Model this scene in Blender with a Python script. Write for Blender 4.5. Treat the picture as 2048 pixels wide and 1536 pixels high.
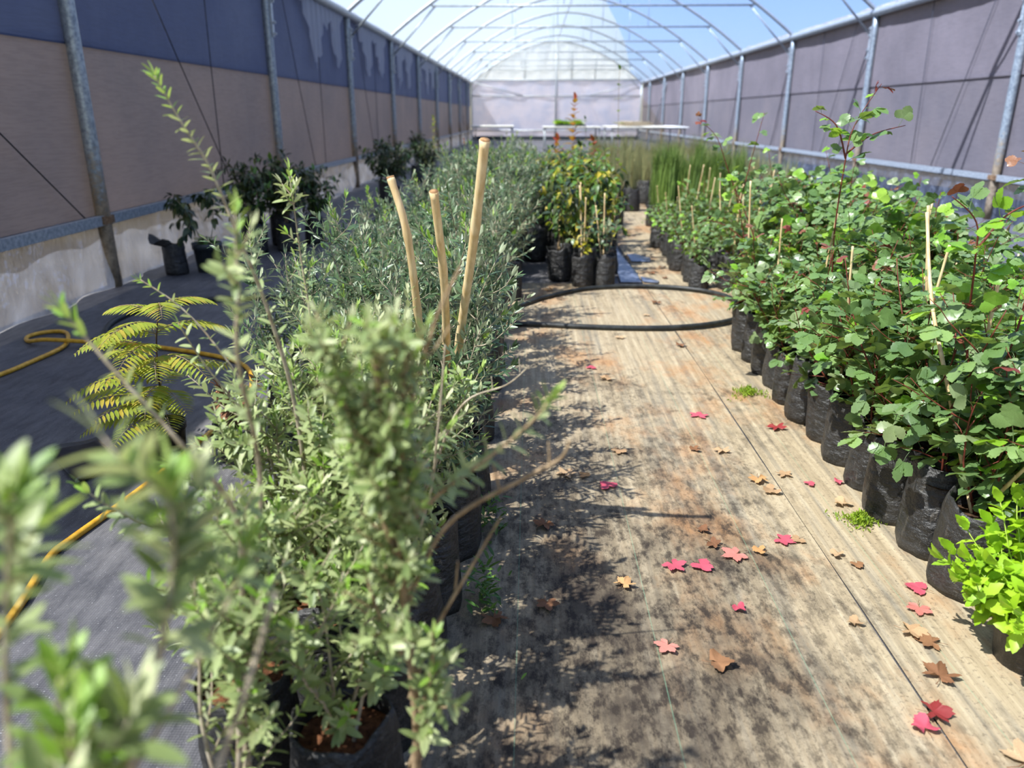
import bpy, math, random
import numpy as np
from mathutils import Vector, Matrix

for o in list(bpy.data.objects):
    bpy.data.objects.remove(o)
SC = bpy.context.scene
COL = SC.collection

# ------------------------------------------------------------------ camera
CAM_H = 1.4
cam_d = bpy.data.cameras.new('camera')
cam = bpy.data.objects.new('camera', cam_d)
COL.objects.link(cam)
cam_d.sensor_width = 36.0
cam_d.lens = 1540.0 / 2048.0 * 36.0
cam_d.clip_start = 0.02
cam_d.clip_end = 400
cam.location = (0, 0, CAM_H)
cam.rotation_euler = (math.radians(90 - 19.21), 0, math.radians(1.35))
cam_d.dof.use_dof = True
cam_d.dof.focus_distance = 2.6
cam_d.dof.aperture_fstop = 2.3
SC.camera = cam

# ------------------------------------------------------------------ sky and sun
SUN_EL, SUN_AZ = math.radians(56), math.radians(29)      # light travels towards +X, a little towards +Y
world = bpy.data.worlds.new('sky')
SC.world = world
world.use_nodes = True
wn = world.node_tree
wn.nodes.clear()
w_out = wn.nodes.new('ShaderNodeOutputWorld')
w_bg = wn.nodes.new('ShaderNodeBackground')
w_sky = wn.nodes.new('ShaderNodeTexSky')
w_sky.sky_type = 'NISHITA'
w_sky.sun_disc = False
w_sky.sun_elevation = SUN_EL
w_sky.sun_rotation = math.radians(270) - SUN_AZ
w_sky.air_density = 1.0
w_sky.dust_density = 1.0
w_bg.inputs['Strength'].default_value = 0.15
wn.links.new(w_sky.outputs[0], w_bg.inputs['Color'])
wn.links.new(w_bg.outputs[0], w_out.inputs['Surface'])

sun_d = bpy.data.lights.new('sun', 'SUN')
sun = bpy.data.objects.new('sun', sun_d)
COL.objects.link(sun)
sun_d.energy = 15.0
sun_d.angle = math.radians(0.6)
sun_d.color = (1.0, 0.92, 0.78)
sun_dir = Vector((math.cos(SUN_AZ) * math.cos(SUN_EL), math.sin(SUN_AZ) * math.cos(SUN_EL), -math.sin(SUN_EL)))
sun.rotation_euler = sun_dir.to_track_quat('-Z', 'Y').to_euler()
sun.location = (-6, -4, 12)

SC.view_settings.view_transform = 'Standard'
SC.view_settings.look = 'None'
SC.view_settings.gamma = 1.0
SC.view_settings.use_curve_mapping = False
SC.view_settings.exposure = 0.62
SC.cycles.use_denoising = True
SC.cycles.max_bounces = 4
SC.cycles.use_light_tree = False
SC.cycles.diffuse_bounces = 3
SC.cycles.glossy_bounces = 2
SC.cycles.transmission_bounces = 2
SC.cycles.transparent_max_bounces = 8
SC.cycles.use_adaptive_sampling = True
SC.cycles.adaptive_threshold = 0.08
SC.cycles.sample_clamp_indirect = 6.0
SC.cycles.caustics_reflective = False
SC.cycles.caustics_refractive = False


# ================================================================== helpers
def srgb(r, g, b):
    f = lambda c: (c / 255.0 / 12.92) if c / 255.0 <= 0.04045 else ((c / 255.0 + 0.055) / 1.055) ** 2.4
    return (f(r), f(g), f(b), 1.0)


class NT:
    """small node tree builder"""
    def __init__(self, name):
        self.m = bpy.data.materials.new(name)
        self.m.use_nodes = True
        self.t = self.m.node_tree
        self.t.nodes.clear()
        self.out = self.t.nodes.new('ShaderNodeOutputMaterial')

    def n(self, kind, **kw):
        nd = self.t.nodes.new('ShaderNode' + kind)
        for k, v in kw.items():
            setattr(nd, k, v)
        return nd

    def l(self, a, b):
        self.t.links.new(a, b)

    def val(self, sock, v):
        if hasattr(v, 'is_linked'):
            self.l(v, sock)
        else:
            sock.default_value = v

    def coords(self, scale=(1, 1, 1), kind='Object'):
        tc = self.n('TexCoord')
        mp = self.n('Mapping')
        self.l(tc.outputs[kind], mp.inputs['Vector'])
        mp.inputs['Scale'].default_value = scale
        return mp.outputs[0]

    def noise(self, vec, scale=5, detail=4, rough=0.55):
        nd = self.n('TexNoise')
        self.l(vec, nd.inputs['Vector'])
        nd.inputs['Scale'].default_value = scale
        nd.inputs['Detail'].default_value = detail
        nd.inputs['Roughness'].default_value = rough
        return nd.outputs['Fac']

    def ramp(self, fac, stops, interp='LINEAR'):
        nd = self.n('ValToRGB')
        self.l(fac, nd.inputs['Fac'])
        cr = nd.color_ramp
        cr.interpolation = interp
        while len(cr.elements) > 1:
            cr.elements.remove(cr.elements[-1])
        cr.elements[0].position, cr.elements[0].color = stops[0][0], stops[0][1]
        for p, c in stops[1:]:
            e = cr.elements.new(p)
            e.color = c
        return nd.outputs['Color']

    def mask(self, fac, a, b):
        return self.ramp(fac, [(a, (0, 0, 0, 1)), (b, (1, 1, 1, 1))])

    def mix(self, fac, a, b, blend='MIX'):
        nd = self.n('MixRGB', blend_type=blend)
        self.val(nd.inputs[0], fac)
        self.val(nd.inputs[1], a)
        self.val(nd.inputs[2], b)
        return nd.outputs[0]

    def math(self, op, a, b=0.0):
        nd = self.n('Math', operation=op)
        self.val(nd.inputs[0], a)
        self.val(nd.inputs[1], b)
        return nd.outputs[0]

    def bump(self, h, strength=0.3, dist=0.01):
        nd = self.n('Bump')
        self.l(h, nd.inputs['Height'])
        nd.inputs['Strength'].default_value = strength
        nd.inputs['Distance'].default_value = dist
        return nd.outputs[0]

    def pbsdf(self, color, rough=0.6, metal=0.0, spec=0.5, normal=None):
        p = self.n('BsdfPrincipled')
        self.val(p.inputs['Base Color'], color)
        self.val(p.inputs['Roughness'], rough)
        p.inputs['Metallic'].default_value = metal
        p.inputs['Specular IOR Level'].default_value = spec
        if normal is not None:
            self.l(normal, p.inputs['Normal'])
        return p.outputs[0]

    def mixsh(self, fac, a, b):
        nd = self.n('MixShader')
        self.val(nd.inputs[0], fac)
        self.l(a, nd.inputs[1])
        self.l(b, nd.inputs[2])
        return nd.outputs[0]

    def surf(self, s):
        self.l(s, self.out.inputs['Surface'])
        return self.m


def leaf_mat(name, cols, back=None, rough=0.42, trans=0.28, spec=0.4, spread=1.0, spots=None):
    """cols: list of sRGB colours spread over the leaves of a plant"""
    t = NT(name)
    at = t.n('Attribute', attribute_name='tint')
    oi = t.n('ObjectInfo')
    fac = t.math('FRACT', t.math('ADD', at.outputs['Fac'], oi.outputs['Random']))
    k = len(cols)
    col = t.ramp(fac, [(i / max(1, k - 1), srgb(*c)) for i, c in enumerate(cols)])
    nz = t.noise(t.coords(kind='Object'), 35, 2)
    col = t.mix(t.mask(nz, 0.35, 0.7), col, t.mix(0.22, col, (0.02, 0.03, 0.01, 1)))
    if spots:
        n2 = t.noise(t.coords(kind='Object'), 220, 2)
        col = t.mix(t.math('MULTIPLY', t.mask(n2, 0.60, 0.70), 0.55), col, srgb(*spots))
    if back:
        g = t.n('NewGeometry')
        col = t.mix(g.outputs['Backfacing'], col, srgb(*back))
    p = t.pbsdf(col, rough, 0, spec)
    tr = t.n('BsdfTranslucent')
    t.l(t.mix(0.45, col, srgb(190, 215, 60), 'MIX') if trans > 0.2 else col, tr.inputs['Color'])
    return t.surf(t.mixsh(trans, p, tr.outputs[0]))


def plain_mat(name, c1, c2, scale=8, rough=0.6, metal=0.0, spec=0.4, bump=0.0, stretch=(1, 1, 1), lo=0.35, hi=0.65):
    t = NT(name)
    v = t.coords(stretch)
    nz = t.noise(v, scale, 5)
    col = t.ramp(nz, [(lo, srgb(*c1)), (hi, srgb(*c2))])
    nrm = t.bump(nz, bump, 0.01) if bump else None
    return t.surf(t.pbsdf(col, rough, metal, spec, nrm))


# ------------------------------------------------------------------ mesh helpers
def new_mesh(name, V, F, mat=None, smooth=True, tint=None):
    me = bpy.data.meshes.new(name)
    V = np.asarray(V, dtype=np.float32).reshape(-1, 3)
    if isinstance(F, np.ndarray):
        k = F.shape[1]
        me.vertices.add(len(V))
        me.vertices.foreach_set('co', V.ravel())
        me.loops.add(F.size)
        me.loops.foreach_set('vertex_index', F.astype(np.int32).ravel())
        me.polygons.add(len(F))
        me.polygons.foreach_set('loop_start', np.arange(0, F.size, k, dtype=np.int32))
        me.polygons.foreach_set('loop_total', np.full(len(F), k, dtype=np.int32))
        me.update(calc_edges=True)
    else:
        me.from_pydata([tuple(map(float, v)) for v in V], [], [tuple(int(i) for i in f) for f in F])
        me.update()
    if smooth:
        me.polygons.foreach_set('use_smooth', np.ones(len(me.polygons), dtype=bool))
    if mat is not None:
        for m in (mat if isinstance(mat, (list, tuple)) else [mat]):
            me.materials.append(m)
    a = me.attributes.new('tint', 'FLOAT', 'POINT')
    if tint is not None:
        a.data.foreach_set('value', np.asarray(tint, dtype=np.float32))
    return me


def link(name, me, parent=None, loc=(0, 0, 0), rot=(0, 0, 0), scale=(1, 1, 1), **props):
    o = bpy.data.objects.new(name, me)
    COL.objects.link(o)
    o.parent = parent
    o.location, o.rotation_euler, o.scale = loc, rot, scale
    for k, v in props.items():
        o[k] = v
    return o


def empty(name, loc, rz=0.0, s=1.0, **props):
    o = link(name, None, None, loc, (0, 0, rz), (s, s, s), **props)
    o.empty_display_size = 0.05
    return o


def copy_tree(o, parent=None):
    c = o.copy()
    COL.objects.link(c)
    c.parent = parent
    for ch in list(o.children):
        copy_tree(ch, c)
    return c


class Geo:
    """collects verts and faces"""
    def __init__(self):
        self.V, self.F = [], []

    def add(self, V, F):
        b = len(self.V)
        self.V.extend([tuple(v) for v in V])
        self.F.extend([tuple(i + b for i in f) for f in F])

    def box(self, lo, hi):
        x0, y0, z0 = lo
        x1, y1, z1 = hi
        self.add([(x0, y0, z0), (x1, y0, z0), (x1, y1, z0), (x0, y1, z0), (x0, y0, z1), (x1, y0, z1), (x1, y1, z1), (x0, y1, z1)],
                 [(3, 2, 1, 0), (4, 5, 6, 7), (0, 1, 5, 4), (1, 2, 6, 5), (2, 3, 7, 6), (3, 0, 4, 7)])

    def tube(self, P, r, sides=6, cap=True):
        P = [Vector(p) for p in P]
        n = len(P)
        R = r if hasattr(r, '__len__') else [r] * n
        V, F = [], []
        ref = None
        for i in range(n):
            d = (P[min(i + 1, n - 1)] - P[max(i - 1, 0)])
            if d.length < 1e-9:
                d = Vector((0, 0, 1))
            d.normalize()
            if ref is None:
                ref = Vector((1, 0, 0)) if abs(d.x) < 0.8 else Vector((0, 1, 0))
            u = (ref - d * ref.dot(d)).normalized()
            w = d.cross(u)
            ref = u
            for k in range(sides):
                a = 2 * math.pi * k / sides
                V.append(P[i] + (u * math.cos(a) + w * math.sin(a)) * R[i])
        for i in range(n - 1):
            for k in range(sides):
                k2 = (k + 1) % sides
                F.append((i * sides + k, i * sides + k2, (i + 1) * sides + k2, (i + 1) * sides + k))
        if cap:
            F.append(tuple(range(sides))[::-1])
            F.append(tuple((n - 1) * sides + k for k in range(sides)))
        self.add(V, F)

    def mesh(self, name, mat, smooth=True):
        return new_mesh(name, self.V, self.F, mat, smooth)


def spline(P, per=6):
    """Catmull-Rom through the points"""
    P = [Vector(p) for p in P]
    out = []
    n = len(P)
    for i in range(n - 1):
        p0, p1, p2, p3 = P[max(i - 1, 0)], P[i], P[i + 1], P[min(i + 2, n - 1)]
        for k in range(per):
            t = k / per
            out.append(0.5 * ((2 * p1) + (p2 - p0) * t + (2 * p0 - 5 * p1 + 4 * p2 - p3) * t * t + (3 * p1 - p0 - 3 * p2 + p3) * t ** 3))
    out.append(P[-1])
    return out


# ------------------------------------------------------------------ materials
M = {}
M['galv'] = plain_mat('galvanised_steel', (140, 148, 152), (184, 190, 192), 30, 0.42, 0.3, 0.5)
M['cane'] = plain_mat('bamboo', (204, 172, 120), (232, 208, 162), 14, 0.5, 0, 0.4, 0.1, (4, 4, 0.6))
M['canetip'] = plain_mat('cut_bamboo', (120, 84, 52), (176, 138, 92), 60, 0.8)
M['bark_grey'] = plain_mat('grey_bark', (140, 126, 104), (182, 170, 148), 40, 0.8, 0, 0.2, 0.2)
M['bark_brown'] = plain_mat('brown_bark', (122, 102, 76), (164, 142, 112), 40, 0.75, 0, 0.2, 0.2)
M['bark_red'] = plain_mat('red_bark', (92, 40, 34), (128, 66, 50), 30, 0.6, 0, 0.3)
M['soil'] = plain_mat('red_soil', (70, 46, 32), (124, 82, 56), 60, 0.95, 0, 0.1, 0.9)
M['soil_dark'] = plain_mat('dark_soil', (46, 34, 26), (92, 70, 52), 60, 0.95, 0, 0.1, 0.9)
M['hose_black'] = plain_mat('black_hose', (24, 26, 26), (52, 54, 52), 20, 0.45, 0, 0.4)
M['hose_yellow'] = plain_mat('yellow_hose', (196, 142, 28), (226, 176, 58), 30, 0.4, 0, 0.5)
M['white_board'] = plain_mat('white_board', (226, 224, 210), (246, 244, 232), 3, 0.6)
M['pot_grey'] = plain_mat('dark_grey_plastic', (44, 50, 54), (62, 68, 72), 12, 0.45)


def bag_material():
    t = NT('black_bag_plastic')
    v = t.coords()
    n1 = t.noise(v, 14, 4)
    n2 = t.noise(v, 420, 2)
    n3 = t.noise(t.coords((1, 1, 0.25)), 60, 3)
    col = t.ramp(n1, [(0.3, srgb(24, 25, 26)), (0.7, srgb(54, 53, 52))])
    col = t.mix(t.math('MULTIPLY', t.mask(n2, 0.60, 0.72), 0.5), col, srgb(140, 136, 128))
    col = t.mix(t.math('MULTIPLY', t.mask(n3, 0.60, 0.72), 0.3), col, srgb(120, 114, 104))
    return t.surf(t.pbsdf(col, 0.48, 0, 0.5, t.bump(t.noise(t.coords((1, 1, 1.6)), 20, 5), 1.0, 0.02)))


M['bag'] = bag_material()


def mat_dark_cloth():
    t = NT('dark_weed_mat')
    v = t.coords()
    dust = t.noise(v, 1.1, 6)
    fine = t.noise(t.coords((1, 0.25, 1)), 22, 5, 0.7)
    col = t.ramp(dust, [(0.28, srgb(46, 46, 50)), (0.5, srgb(74, 74, 80)), (0.72, srgb(112, 108, 106))])
    col = t.mix(0.42, col, t.ramp(fine, [(0.3, srgb(30, 30, 34)), (0.7, srgb(128, 126, 126))]))
    spk = t.noise(v, 260, 1)
    col = t.mix(t.mask(spk, 0.72, 0.77), col, srgb(196, 196, 198))
    wv = t.n('TexWave', bands_direction='X')
    t.l(v, wv.inputs['Vector'])
    wv.inputs['Scale'].default_value = 40
    wv2 = t.n('TexWave', bands_direction='Y')
    t.l(v, wv2.inputs['Vector'])
    wv2.inputs['Scale'].default_value = 40
    h = t.math('ADD', wv.outputs['Fac'], wv2.outputs['Fac'])
    return t.surf(t.pbsdf(col, 0.55, 0, 0.45, t.bump(h, 0.25, 0.003)))


def mat_path_cloth():
    """weathered tan weed mat: streaks run along the roll, dark trodden dirt and rusty stains in the middle"""
    t = NT('weathered_path_mat')
    v = t.coords()
    streak = t.noise(t.coords((1, 0.035, 1)), 38, 6, 0.7)
    streak2 = t.noise(t.coords((1, 0.03, 1)), 16, 5, 0.65)
    col = t.ramp(streak, [(0.25, srgb(128, 114, 90)), (0.5, srgb(166, 150, 122)), (0.75, srgb(190, 176, 148))])
    col = t.mix(t.math('MULTIPLY', t.mask(streak2, 0.50, 0.66), 0.6), col, srgb(108, 106, 98))
    # rusty stains
    rust = t.noise(t.coords((1, 0.55, 1)), 2.3, 6, 0.65)
    col = t.mix(t.math('MULTIPLY', t.mask(rust, 0.50, 0.66), 0.6), col, srgb(168, 112, 58))
    # trodden dirt, worn in where people walk (strongest around the middle of the aisle)
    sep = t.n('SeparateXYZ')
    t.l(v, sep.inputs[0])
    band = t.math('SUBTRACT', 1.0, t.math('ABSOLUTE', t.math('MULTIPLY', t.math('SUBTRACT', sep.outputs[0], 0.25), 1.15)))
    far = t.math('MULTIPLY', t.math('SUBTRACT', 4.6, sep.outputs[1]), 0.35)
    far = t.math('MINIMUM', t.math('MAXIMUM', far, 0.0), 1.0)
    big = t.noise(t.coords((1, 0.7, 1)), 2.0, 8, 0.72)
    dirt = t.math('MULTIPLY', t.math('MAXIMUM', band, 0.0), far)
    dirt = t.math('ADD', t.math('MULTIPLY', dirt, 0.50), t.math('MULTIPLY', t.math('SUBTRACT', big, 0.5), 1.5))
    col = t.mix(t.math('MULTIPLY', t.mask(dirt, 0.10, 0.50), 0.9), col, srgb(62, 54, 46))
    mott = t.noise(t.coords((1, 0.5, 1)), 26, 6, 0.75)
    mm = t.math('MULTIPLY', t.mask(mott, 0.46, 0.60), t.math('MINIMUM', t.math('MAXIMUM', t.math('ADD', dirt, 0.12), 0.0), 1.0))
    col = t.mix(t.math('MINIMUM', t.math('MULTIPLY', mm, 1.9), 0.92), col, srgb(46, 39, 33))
    grit = t.noise(v, 85, 3, 0.7)
    col = t.mix(t.math('MULTIPLY', t.mask(grit, 0.57, 0.66), 0.45), col, srgb(70, 60, 50))
    # green marker threads woven into the roll every 0.39 m
    fr = t.math('FRACT', t.math('MULTIPLY', t.math('ADD', sep.outputs[0], 0.03), 1 / 0.39))
    thr = t.math('LESS_THAN', fr, 0.008)
    col = t.mix(t.math('MULTIPLY', thr, 0.28), col, srgb(112, 160, 130))
    h = t.math('ADD', streak, t.math('MULTIPLY', grit, 0.6))
    return t.surf(t.pbsdf(col, 0.75, 0, 0.25, t.bump(h, 0.35, 0.006)))


def film(name, transp, tint, body, rough=0.5, gloss=0.12, streaks=None, bump=0.3, bscale=(1, 1, 0.3)):
    """plastic film: lets part of the light straight through, scatters the rest"""
    t = NT(name)
    tb = t.n('BsdfTransparent')
    tb.inputs['Color'].default_value = srgb(*tint)
    col = srgb(*body)
    d = t.n('BsdfDiffuse')
    tr = t.n('BsdfTranslucent')
    gl = t.n('BsdfGlossy')
    gl.inputs['Roughness'].default_value = rough
    if bump:
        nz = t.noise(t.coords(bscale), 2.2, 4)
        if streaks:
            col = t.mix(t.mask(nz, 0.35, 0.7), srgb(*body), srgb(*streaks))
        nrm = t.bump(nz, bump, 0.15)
        t.l(nrm, d.inputs['Normal'])
        t.l(nrm, gl.inputs['Normal'])
    t.val(d.inputs['Color'], col)
    t.val(tr.inputs['Color'], col)
    body_s = t.mixsh(0.5, d.outputs[0], tr.outputs[0])
    body_s = t.mixsh(gloss, body_s, gl.outputs[0])
    return t.surf(t.mixsh(1 - transp, tb.outputs[0], body_s))


def cloth(name, c1, c2, trans, seethru=0.0, gloss=0.0):
    t = NT(name)
    v = t.coords()
    nz = t.noise(v, 0.7, 5)
    wv = t.noise(t.coords((1, 1, 14)), 6, 3)
    col = t.ramp(nz, [(0.3, srgb(*c1)), (0.7, srgb(*c2))])
    col = t.mix(t.math('MULTIPLY', t.mask(wv, 0.45, 0.6), 0.25), col, t.mix(0.5, col, (0.02, 0.02, 0.02, 1)))
    nrm = t.bump(t.noise(t.coords((1, 1, 0.6)), 1.6, 3), 0.35, 0.08)
    d = t.pbsdf(col, 0.7, 0, 0.2, nrm)
    tr = t.n('BsdfTranslucent')
    t.l(col, tr.inputs['Color'])
    s = t.mixsh(trans, d, tr.outputs[0])
    if seethru:
        tb = t.n('BsdfTransparent')
        s = t.mixsh(seethru, s, tb.outputs[0])
    return t.surf(s)


def post_material():
    """galvanised pipe with dried mud splashed over the lower half"""
    t = NT('muddy_galvanised_pipe')
    v = t.coords()
    sep = t.n('SeparateXYZ')
    t.l(v, sep.inputs[0])
    nz = t.noise(v, 18, 5, 0.7)
    hgt = t.math('ADD', t.math('SUBTRACT', 1.25, sep.outputs[2]), t.math('MULTIPLY', t.math('SUBTRACT', nz, 0.5), 1.4))
    mud = t.mask(hgt, 0.1, 0.5)
    met = t.ramp(t.noise(v, 30, 4), [(0.35, srgb(120, 130, 136)), (0.65, srgb(170, 178, 180))])
    mcol = t.ramp(nz, [(0.35, srgb(112, 98, 80)), (0.65, srgb(156, 140, 116))])
    a = t.pbsdf(met, 0.4, 0.35, 0.5)
    b = t.pbsdf(mcol, 0.9, 0, 0.1, t.bump(nz, 0.6, 0.01))
    return t.surf(t.mixsh(mud, a, b))


M['dark_mat'] = mat_dark_cloth()
M['path_mat'] = mat_path_cloth()
M['film_milky'] = film('milky_roof_film', 0.46, (220, 228, 242), (150, 162, 186), bump=0)
M['film_clear'] = film('clear_blue_roof_film', 0.76, (192, 208, 246), (120, 144, 200), bump=0)
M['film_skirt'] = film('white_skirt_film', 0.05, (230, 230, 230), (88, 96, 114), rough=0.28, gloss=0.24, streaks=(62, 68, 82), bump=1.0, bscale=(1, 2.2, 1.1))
M['film_sun_patch'] = film('painted_sun_patch', 0.35, (236, 238, 244), (196, 198, 206), bump=0)  # pale colour stands in for sunlight on the upper left wall
M['film_gable'] = film('gable_film', 0.40, (240, 242, 250), (226, 228, 238), bump=0.5, bscale=(1.2, 1, 0.2))
M['film_end'] = film('end_wall_film', 0.12, (225, 225, 240), (214, 210, 228), streaks=(182, 190, 220), bump=0.4, bscale=(0.5, 1, 0.5))
M['cloth_left'] = M['cloth_right'] = cloth('taupe_shade_cloth', (106, 101, 104), (123, 114, 113), 0.08)
M['cloth_left_up'] = cloth('sky_tinted_sheet_left', (58, 68, 98), (72, 82, 110), 0.08)  # blue of the sky behind the film is put into this colour
M['cloth_right_up'] = cloth('light_tinted_sheet_right', (112, 105, 107), (130, 121, 123), 0.12)  # same sheet as opposite, with this side's light put into its colour
M['post'] = post_material()
M['strip'] = plain_mat('blue_black_plastic', (70, 76, 92), (112, 120, 140), 12, 0.28, 0, 0.6, 0.4, (1, 0.3, 1))
M['black_sheet'] = plain_mat('black_plastic_sheet', (16, 17, 20), (34, 36, 40), 6, 0.25, 0, 0.55, 0.5)
M['net'] = plain_mat('outside_ground', (150, 138, 118), (176, 164, 140), 1, 0.9)
M['cord'] = plain_mat('dark_cord', (30, 32, 40), (52, 54, 62), 20, 0.7)
M['clamp'] = plain_mat('rusty_clamp', (112, 84, 58), (150, 122, 92), 40, 0.8, 0.2, 0.3, 0.3)

# leaves
M['l_small'] = leaf_mat('grey_green_leaf', [(134, 150, 92), (160, 174, 116), (112, 132, 78), (180, 188, 134), (144, 160, 104)], back=(200, 204, 164), trans=0.22)
M['l_olive'] = leaf_mat('olive_leaf', [(72, 98, 64), (94, 120, 80), (60, 86, 58), (116, 138, 94), (82, 106, 70)], back=(172, 182, 148), rough=0.36, trans=0.14)
M['l_olive_new'] = leaf_mat('fresh_olive_leaf', [(126, 168, 58), (150, 188, 76), (108, 150, 56)], back=(168, 190, 110), trans=0.35)
M['l_tri'] = leaf_mat('scalloped_leaf', [(92, 124, 68), (114, 148, 82), (80, 110, 66), (134, 164, 94), (100, 130, 80), (142, 158, 112)], rough=0.32, trans=0.25, spots=(176, 190, 160))
M['l_tri_new'] = leaf_mat('bright_scalloped_leaf', [(150, 196, 60), (120, 176, 60), (170, 208, 80)], rough=0.3, trans=0.4)
M['l_tri_red'] = leaf_mat('reddish_young_leaf', [(128, 46, 44), (140, 84, 66), (150, 110, 80)], rough=0.35, trans=0.2)
M['l_lime'] = leaf_mat('lime_leaf', [(172, 212, 44), (150, 198, 40), (190, 224, 70), (132, 182, 44)], rough=0.4, trans=0.4)
M['l_yellow'] = leaf_mat('yellowing_leaf', [(214, 188, 40), (184, 176, 44), (132, 150, 48), (222, 200, 72), (96, 126, 48)], rough=0.5, trans=0.35)
M['l_dark'] = leaf_mat('dark_droopy_leaf', [(44, 62, 38), (58, 78, 44), (38, 56, 38), (92, 100, 48), (50, 70, 44)], rough=0.4, trans=0.15)
M['l_green'] = leaf_mat('mid_green_leaf', [(74, 112, 52), (96, 138, 60), (60, 96, 50), (120, 150, 64)], rough=0.4, trans=0.3)
M['l_fern'] = leaf_mat('yellow_green_leaflet', [(164, 172, 58), (146, 162, 56), (182, 180, 66), (192, 168, 66)], rough=0.5, trans=0.4)
M['l_grass'] = leaf_mat('fine_green_blade', [(96, 124, 52), (118, 142, 64), (82, 110, 50)], rough=0.5, trans=0.2)
M['l_grass_tan'] = leaf_mat('dry_grass_blade', [(132, 140, 92), (160, 150, 100), (112, 128, 84)], rough=0.6, trans=0.2)
M['l_red'] = leaf_mat('red_leaf', [(186, 64, 48), (204, 92, 66), (164, 50, 50)], rough=0.5, trans=0.35)
M['l_silver'] = leaf_mat('silver_leaf', [(150, 152, 140), (176, 176, 164), (128, 132, 120)], rough=0.6, trans=0.1)
M['moss'] = leaf_mat('moss_frond', [(128, 160, 40), (160, 184, 56), (104, 136, 40)], rough=0.6, trans=0.3)
M['f_pink'] = leaf_mat('fallen_pink_leaf', [(188, 72, 92), (200, 92, 108), (176, 62, 80)], back=(206, 120, 120), rough=0.6, trans=0.12)
M['f_salmon'] = leaf_mat('fallen_salmon_leaf', [(196, 116, 106), (204, 134, 118)], back=(206, 140, 120), rough=0.6, trans=0.12)
M['f_dark'] = leaf_mat('fallen_dark_red_leaf', [(150, 48, 50), (132, 44, 44)], back=(150, 90, 80), rough=0.6, trans=0.08)
M['f_tan'] = leaf_mat('fallen_tan_leaf', [(184, 150, 112), (168, 134, 98), (196, 166, 128)], back=(206, 178, 138), rough=0.8, trans=0.1)
M['f_brown'] = leaf_mat('fallen_brown_leaf', [(136, 94, 62), (120, 80, 54), (154, 112, 76)], back=(150, 112, 80), rough=0.8, trans=0.08)
M['f_orange'] = leaf_mat('fallen_orange_leaf', [(188, 140, 88), (200, 156, 106)], back=(210, 170, 120), rough=0.8, trans=0.1)


# ================================================================== the tunnel
XL, XR, EAVE, Y0, BAY, YEND = -3.6, 6.59, 3.28, 6.51, 4.93, 49.5
XC, HALF, RISE = (XL + XR) / 2, (XR - XL) / 2, 2.27
YNEAR = Y0 - 2 * BAY
BAYS = [Y0 + BAY * k for k in range(-1, 9)]


def roof_z(x):
    return EAVE + RISE * (1 - min(1.0, abs(x - XC) / HALF) ** 1.8)


def grid_mesh(name, fn, us, vs, mat):
    nu, nv = len(us), len(vs)
    V = [fn(u, v) for u in us for v in vs]
    F = np.array([(i * nv + j, (i + 1) * nv + j, (i + 1) * nv + j + 1, i * nv + j + 1) for i in range(nu - 1) for j in range(nv - 1)])
    return new_mesh(name, V, F, mat)


# --- floor: bare ground outside, black weed mat inside, two tan mat rolls as the aisle
floor = empty('floor', (0, 0, 0), kind='structure')
g = Geo(); g.box((-30, -12, -0.30), (34, 90, -0.02))
link('ground', g.mesh('ground', M['net'], False), floor)


def mat_sheet(name, x0, x1, y0, y1, z, mat, amp=0.003, seed=0, step=0.12):
    rng = np.random.default_rng(seed)
    us = np.linspace(x0, x1, max(3, int((x1 - x0) / step)))
    vs = np.linspace(y0, y1, max(3, int((y1 - y0) / (step * 2))))
    ph = rng.uniform(0, 6.28, 6)
    def fn(u, v):
        w = math.sin(u * 3.1 + v * 1.3 + ph[0]) + math.sin(v * 2.7 - u * 5 + ph[1]) + math.sin(v * 6.1 + ph[2] + u * 2)
        edge = min(u - x0, x1 - u)
        return (u, v, z + amp * w * 0.4 + (0.0015 * math.sin(v * 4 + ph[3]) if edge < 0.02 else 0))
    return link(name, grid_mesh(name, fn, us, vs, mat), floor)


mat_sheet('weed_mat', XL - 0.1, -0.36, YNEAR, YEND, 0.0, M['dark_mat'], 0.004, 1)
mat_sheet('weed_mat', -0.40, XR + 0.1, YNEAR, YEND, -0.012, M['dark_mat'], 0.0015, 2)
mat_sheet('path_mat', -0.38, 0.997, YNEAR, 6.72, 0.004, M['path_mat'], 0.0025, 3)
mat_sheet('path_mat', 1.002, 2.9, YNEAR, 13.5, 0.004, M['path_mat'], 0.0022, 4)

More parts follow.
